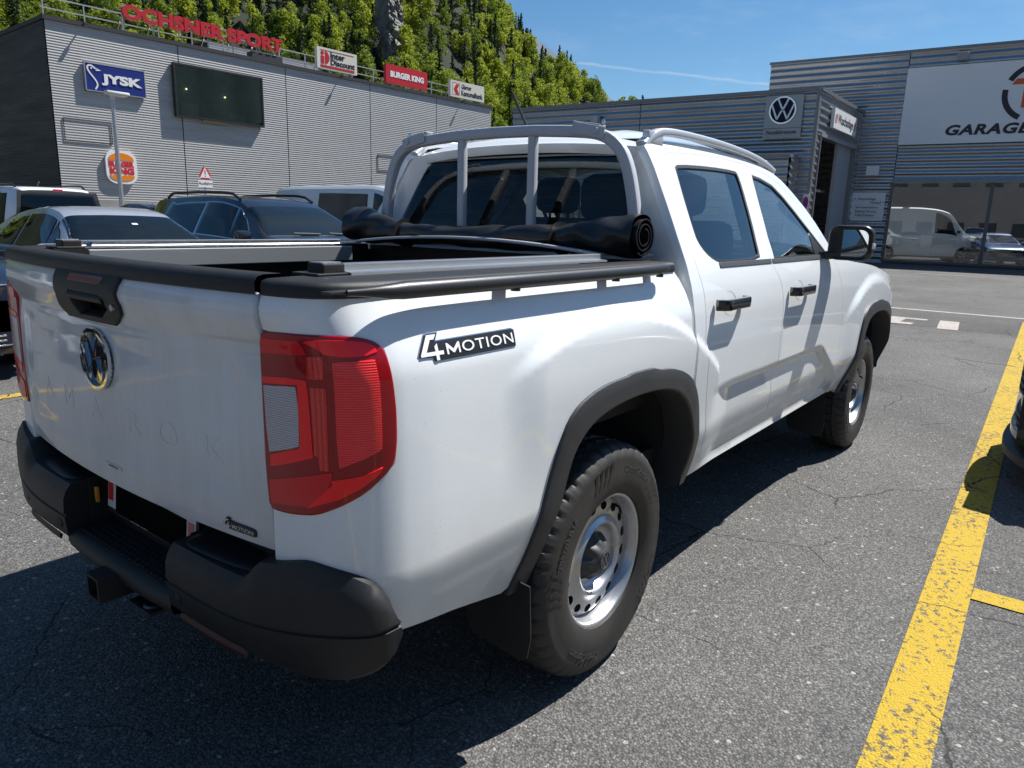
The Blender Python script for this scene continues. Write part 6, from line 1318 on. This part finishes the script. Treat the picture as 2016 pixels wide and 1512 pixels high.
# ---- mirrors
def wing(mir):
    y0 = -.985; e = empty('wing_mirror', (0, 0, 0), 0, parent=T); sg = 1
    sec = rrect(0, 0, .215, .178, .05, 6)
    m = MB(); P = []; prof = [(-.050, .97), (-.046, 1.0), (-.02, 1.02), (.02, .98), (.05, .86), (.075, .62), (.085, .3)]
    for dx, k in prof: P += [Vector((2.27+dx+.05*(u/.13)*-1*0+(.10*(u) if False else 0), -(.985+u*k), 1.372+v*k)) for u, v in sec]
    n = len(sec); m.add(P, [(i*n+j, i*n+(j+1) % n, (i+1)*n+(j+1) % n, (i+1)*n+j) for i in range(len(prof)-1) for j in range(n)]+[tuple(range((len(prof)-1)*n, len(prof)*n))])
    m.add([Vector((2.22, -(.985+u*.97), 1.372+v*.97)) for u, v in sec]+[Vector((2.232, -(.985+u*.86), 1.372+v*.83)) for u, v in sec], [(j, (j+1) % n, (j+1) % n+n, j+n) for j in range(n)])
    m.add([Vector((2.232, -(.985+u*.86), 1.372+v*.83)) for u, v in sec], [tuple(range(n))])
    m.sweep([(2.24, -.84, 1.300), (2.26, -.90, 1.308), (2.28, -.96, 1.325)], rrect(0, 0, .07, .045, .015, 3), up=(0, 0, 1))
    fixn(m.build('housing', mat('mirror black', (.012, .012, .013), .35), e, 40, mirror=mir))
    gm = MB(); gm.add([Vector((2.2305-.03*u, -(.985+u*.80), 1.372+v*.76)) for u, v in sec], [tuple(range(n))]); g = fixn(gm.build('mirror_glass', mat('mirror', (.75, .78, .8), .01, metal=1.), e, None, mirror=mir))
    m = MB(); m.box((2.25, -1.094, 1.36), (.05, .014, .03), bev=.004); m.build('indicator', mat('clear lamp', (.6, .6, .6), .1, coat=1.), e, mirror=mir)
both(wing)
# ---- roof rails, aerial
def rrail(mir):
    P = [(.625, .598, 1.728), (.66, .600, 1.752), (.71, .602, 1.776), (.77, .602, 1.790), (.95, .600, 1.798), (1.3, .596, 1.798), (1.6, .598, 1.786), (1.80, .604, 1.768), (1.92, .612, 1.745), (1.99, .620, 1.722)]
    P = chaik(P, 2, False); m = MB(); sec = rrect(0, 0, .040, .030, .010, 3); n = len(P); sc = [1.15-.15*sstep(0, .15, i/(n-1)) for i in range(n)]
    m.sweep([(x, -y, z) for x, y, z in P], sec, up=(0, 0, 1), scale=sc)
    for x, l in ((.70, .12), (1.86, .12)): m.box((x, -.604, tpl(x)+.012), (l, .030, .05), bev=.006)
    fixn(m.build('roof_rail', mat('silver roof rail', (.60, .62, .65), .34, metal=.35, coat=.3), T, 45, mirror=mir))
both(rrail)
m = MB(); m.lathe([(0, .028), (.02, .026), (.034, .01), (.038, -.01)], 18, 'z', (1.05, .215, 1.815)); m.tube([(1.05, .215, 1.83), (1.0, .225, 1.87)], .008, 8); m.tube([(1.02, .221, 1.85), (.985, .30, 2.03)], .0068, 8); m.build('aerial', seal, T)
# ---- roll hoop
hoop = empty('roll_hoop', (0, 0, 0), 0, parent=T); HP = [(.668, 1.325), (.662, 1.42), (.645, 1.53), (.615, 1.645), (.575, 1.715), (.505, 1.757), (.41, 1.772), (.2, 1.784)]
half = chaik(HP, 2, False); full = half+[(0, 1.787)]+[(-y, z) for y, z in half[::-1]]
m = MB(); m.sweep([(.505, y, z) for y, z in full], rrect(0, 0, .042, .040, .007, 2), up=(1, 0, 0)); fixn(m.build('hoop_tube', hoop_grey, hoop, 50))
for y in (.186, -.186): m = MB(); m.sweep([(.505, y, 1.33), (.505, y, 1.772)], rrect(0, 0, .034, .032, .006, 2), up=(1, 0, 0)); fixn(m.build('upright', hoop_grey, hoop, 50))
for sg in (-1, 1):
    m = MB(); m.box((.480, sg*.455, 1.772), (.006, .135, .042), bev=.002, rot=Matrix.Rotation(R(-sg*11), 3, 'X')); m.box((.505, sg*.44, 1.798), (.045, .12, .006), bev=.002, rot=Matrix.Rotation(R(-sg*9), 3, 'X')); m.lathe([(0, -.006), (.011, -.006), (.012, 0)], 14, 'x', (.477, sg*.49, 1.768)); m.build('bracket', hoop_grey, hoop, 40)
    m = MB(); m.box((.505, sg*.672, 1.330), (.10, .09, .010), bev=.003); m.build('foot_plate', hoop_grey, hoop, 40)
    m = MB(); m.lathe([(0, .010), (.006, .010), (.008, .004), (.008, -.006)], 10, 'z', (.505, sg*.50, 1.800)); m.build('bolt', chrome, hoop)
m = MB(); m.box((.505, 0, 1.332), (.05, 1.30, .018), bev=.003); m.build('base_bar', hoop_grey, hoop, None)
# ---- cover bow
m = MB(); m.sweep([(.315, y, 1.332+.036*(1-(abs(y)/.64)**2)) for y in lin(-.64, .64, 31)], rrect(0, 0, .034, .012, .004, 2), up=(0, 0, 1)); fixn(m.build('cover_bow', mat('matt aluminium bow', (.50, .52, .55), .4, metal=.5), T, 40))
# ---- rolled cover
vinyl = mat('black vinyl', (.010, .010, .011), .36, var=.4, vscale=9, col2=(.03, .03, .03), bump=.0)
roll = empty('rolled_cover', (0, 0, 0), 0, parent=T); rr_ = random.Random(5)
Rf = pchip([-.73, -.70, -.58, -.45, -.30, 0, .30, .46, .55, .62, .71, .76], [.074, .074, .068, .062, .056, .051, .050, .052, .057, .066, .078, .080])
def Sroll(y, a):
    r = Rf(y); wr_ = .004*math.sin(9*y+2*a)+.003*math.sin(23*y-3*a+1)+.0035*math.sin(41*y*(1+.2*math.sin(a))+5)*(1 if abs(y) > .42 else .25)
    sq = 1-.16*(1-sstep(.35, .62, abs(y)))*math.sin(a)**2
    pin = -.006*(math.exp(-((y+.40)/.018)**2)+math.exp(-((y-.44)/.018)**2)); q = r*sq+wr_+pin
    return Vector((.41+q*1.08*math.cos(a), y, 1.328+r*.97*(1-.10*(abs(y) < .5))+q*math.sin(a)))
ys = lin(-.735, .765, 110); n = 40; m = MB(); m.add([Sroll(y, 2*math.pi*k/n) for y in ys for k in range(n)], [(i*n+k, i*n+(k+1) % n, (i+1)*n+(k+1) % n, (i+1)*n+k) for i in range(len(ys)-1) for k in range(n)]); fixn(m.build('cover_roll', vinyl, roll, 70))
for sg, yy in ((-1, -.735), (1, .765)):     # spiral layers at the open ends
    m = MB(); P = []; turns = 2.6; nn = 110; c = Sroll(yy, 0)*.5+Sroll(yy, math.pi)*.5; R0 = Rf(yy)-.006
    sp = []
    for i in range(nn):
        t = i/(nn-1); a = -2.2-sg*0+2*math.pi*turns*t; r = R0*(1-.62*t); sp.append((c.x+r*1.06*math.cos(a), c.z+r*math.sin(a)*(1-.05*t)))
    for (x, z) in sp: P += [Vector((x, yy+sg*.012, z)), Vector((x, yy-sg*(.16 if sg < 0 else .03), z))]
    m.add(P, [(2*i, 2*i+2, 2*i+3, 2*i+1) for i in range(nn-1)])
    P2 = []
    for i, (x, z) in enumerate(sp):
        P2.append(Vector((x, yy+sg*.0125, z)))
    m.sweep(P2, [(.0022, -.002), (.0022, .002), (-.0022, .002), (-.0022, -.002)], up=(0, 1, 0)); m.build('cover_spiral', vinyl, roll, 60)
for y in (-.40, .44):
    m = MB(); m.sweep([Sroll(y, 2*math.pi*k/n)+(Sroll(y, 2*math.pi*k/n)-Vector((.41, y, 1.328+Rf(y)))).normalized()*.003 for k in range(n)], [(-.016, -.002), (.016, -.002), (.016, .002), (-.016, .002)], closed=True, up=(0, 1, 0)); m.build('strap', seal, roll, None)
# ---- cabin
cloth = mat('seat cloth', (.022, .023, .026), .85); trimm = mat('cabin trim', (.05, .05, .052), .7)
def seat(x, y, w_, hr, z0=.78):
    e = empty('seat', (x, y, z0), 0, parent=T)
    m = MB(); m.box((.28, 0, .02), (.52, w_, .16), bev=.05); m.build('cushion', cloth, e)
    m = MB(); m.box((-.03, 0, .38), (.15, w_, .62), rot=Matrix.Rotation(R(-14), 3, 'Y'), bev=.06); m.build('backrest', cloth, e)
    for q in hr: m = MB(); m.box((-.135, q, .80), (.10, .27, .19), bev=.05); m.tube([(-.12, q-.06, .66), (-.13, q-.06, .76)], .008, 6); m.tube([(-.12, q+.06, .66), (-.13, q+.06, .76)], .008, 6); m.build('headrest', cloth, e)
seat(.86, 0, 1.30, (-.42, .42), .74); seat(1.62, -.36, .52, (0,)); seat(1.62, .36, .52, (0,))
m = MB(); m.box((2.35, 0, 1.12), (.42, 1.5, .26), bev=.08); m.build('dashboard', trimm, T)
m = MB(); m.lathe([(.185, .012), (.197, 0), (.185, -.012), (.173, 0), (.185, .012)], 36, 'x'); m.box((0, 0, 0), (.02, .34, .05)); m.box((0, 0, -.08), (.02, .05, .18)); o = m.build('steering_wheel', seal, T, 60); o.location = (2.05, .36, 1.18); o.rotation_euler = (0, R(-22), 0)
m = MB(); m.box((1.4, 0, .58), (2.2, 1.55, .06)); m.build('cabin_floor', dark, T, None)
m = MB(); m.grid(lambda x, q: Sroof(x, q)+Vector((0, 0, -.03)), lin(.72, 1.92, 8), lin(-.98, .98, 9)); m.build('headliner', mat('headliner', (.30, .30, .29), .9), T, 60)
for sg in (-1, 1):
    m = MB(); m.grid(lambda x, z: Vector((x, sg*(Wside(x, z)-.075), z)), lin(.66, 2.34, 8), lin(.58, 1.27, 5)); m.build('door_lining', trimm, T, None)
    m = MB(); m.sweep([(1.40, sg*.79, 1.27), (1.46, sg*.69, 1.48), (1.53, sg*.585, 1.69)], rrect(0, 0, .03, .09, .01, 2), up=(1, 0, 0)); m.build('centre_pillar', trimm, T, None)
m = MB(); m.box((2.02, 0, 1.66), (.03, .24, .07), bev=.02); m.build('rear_view_mirror', seal, T)
# the nose wheel pair keeps straight: nothing else
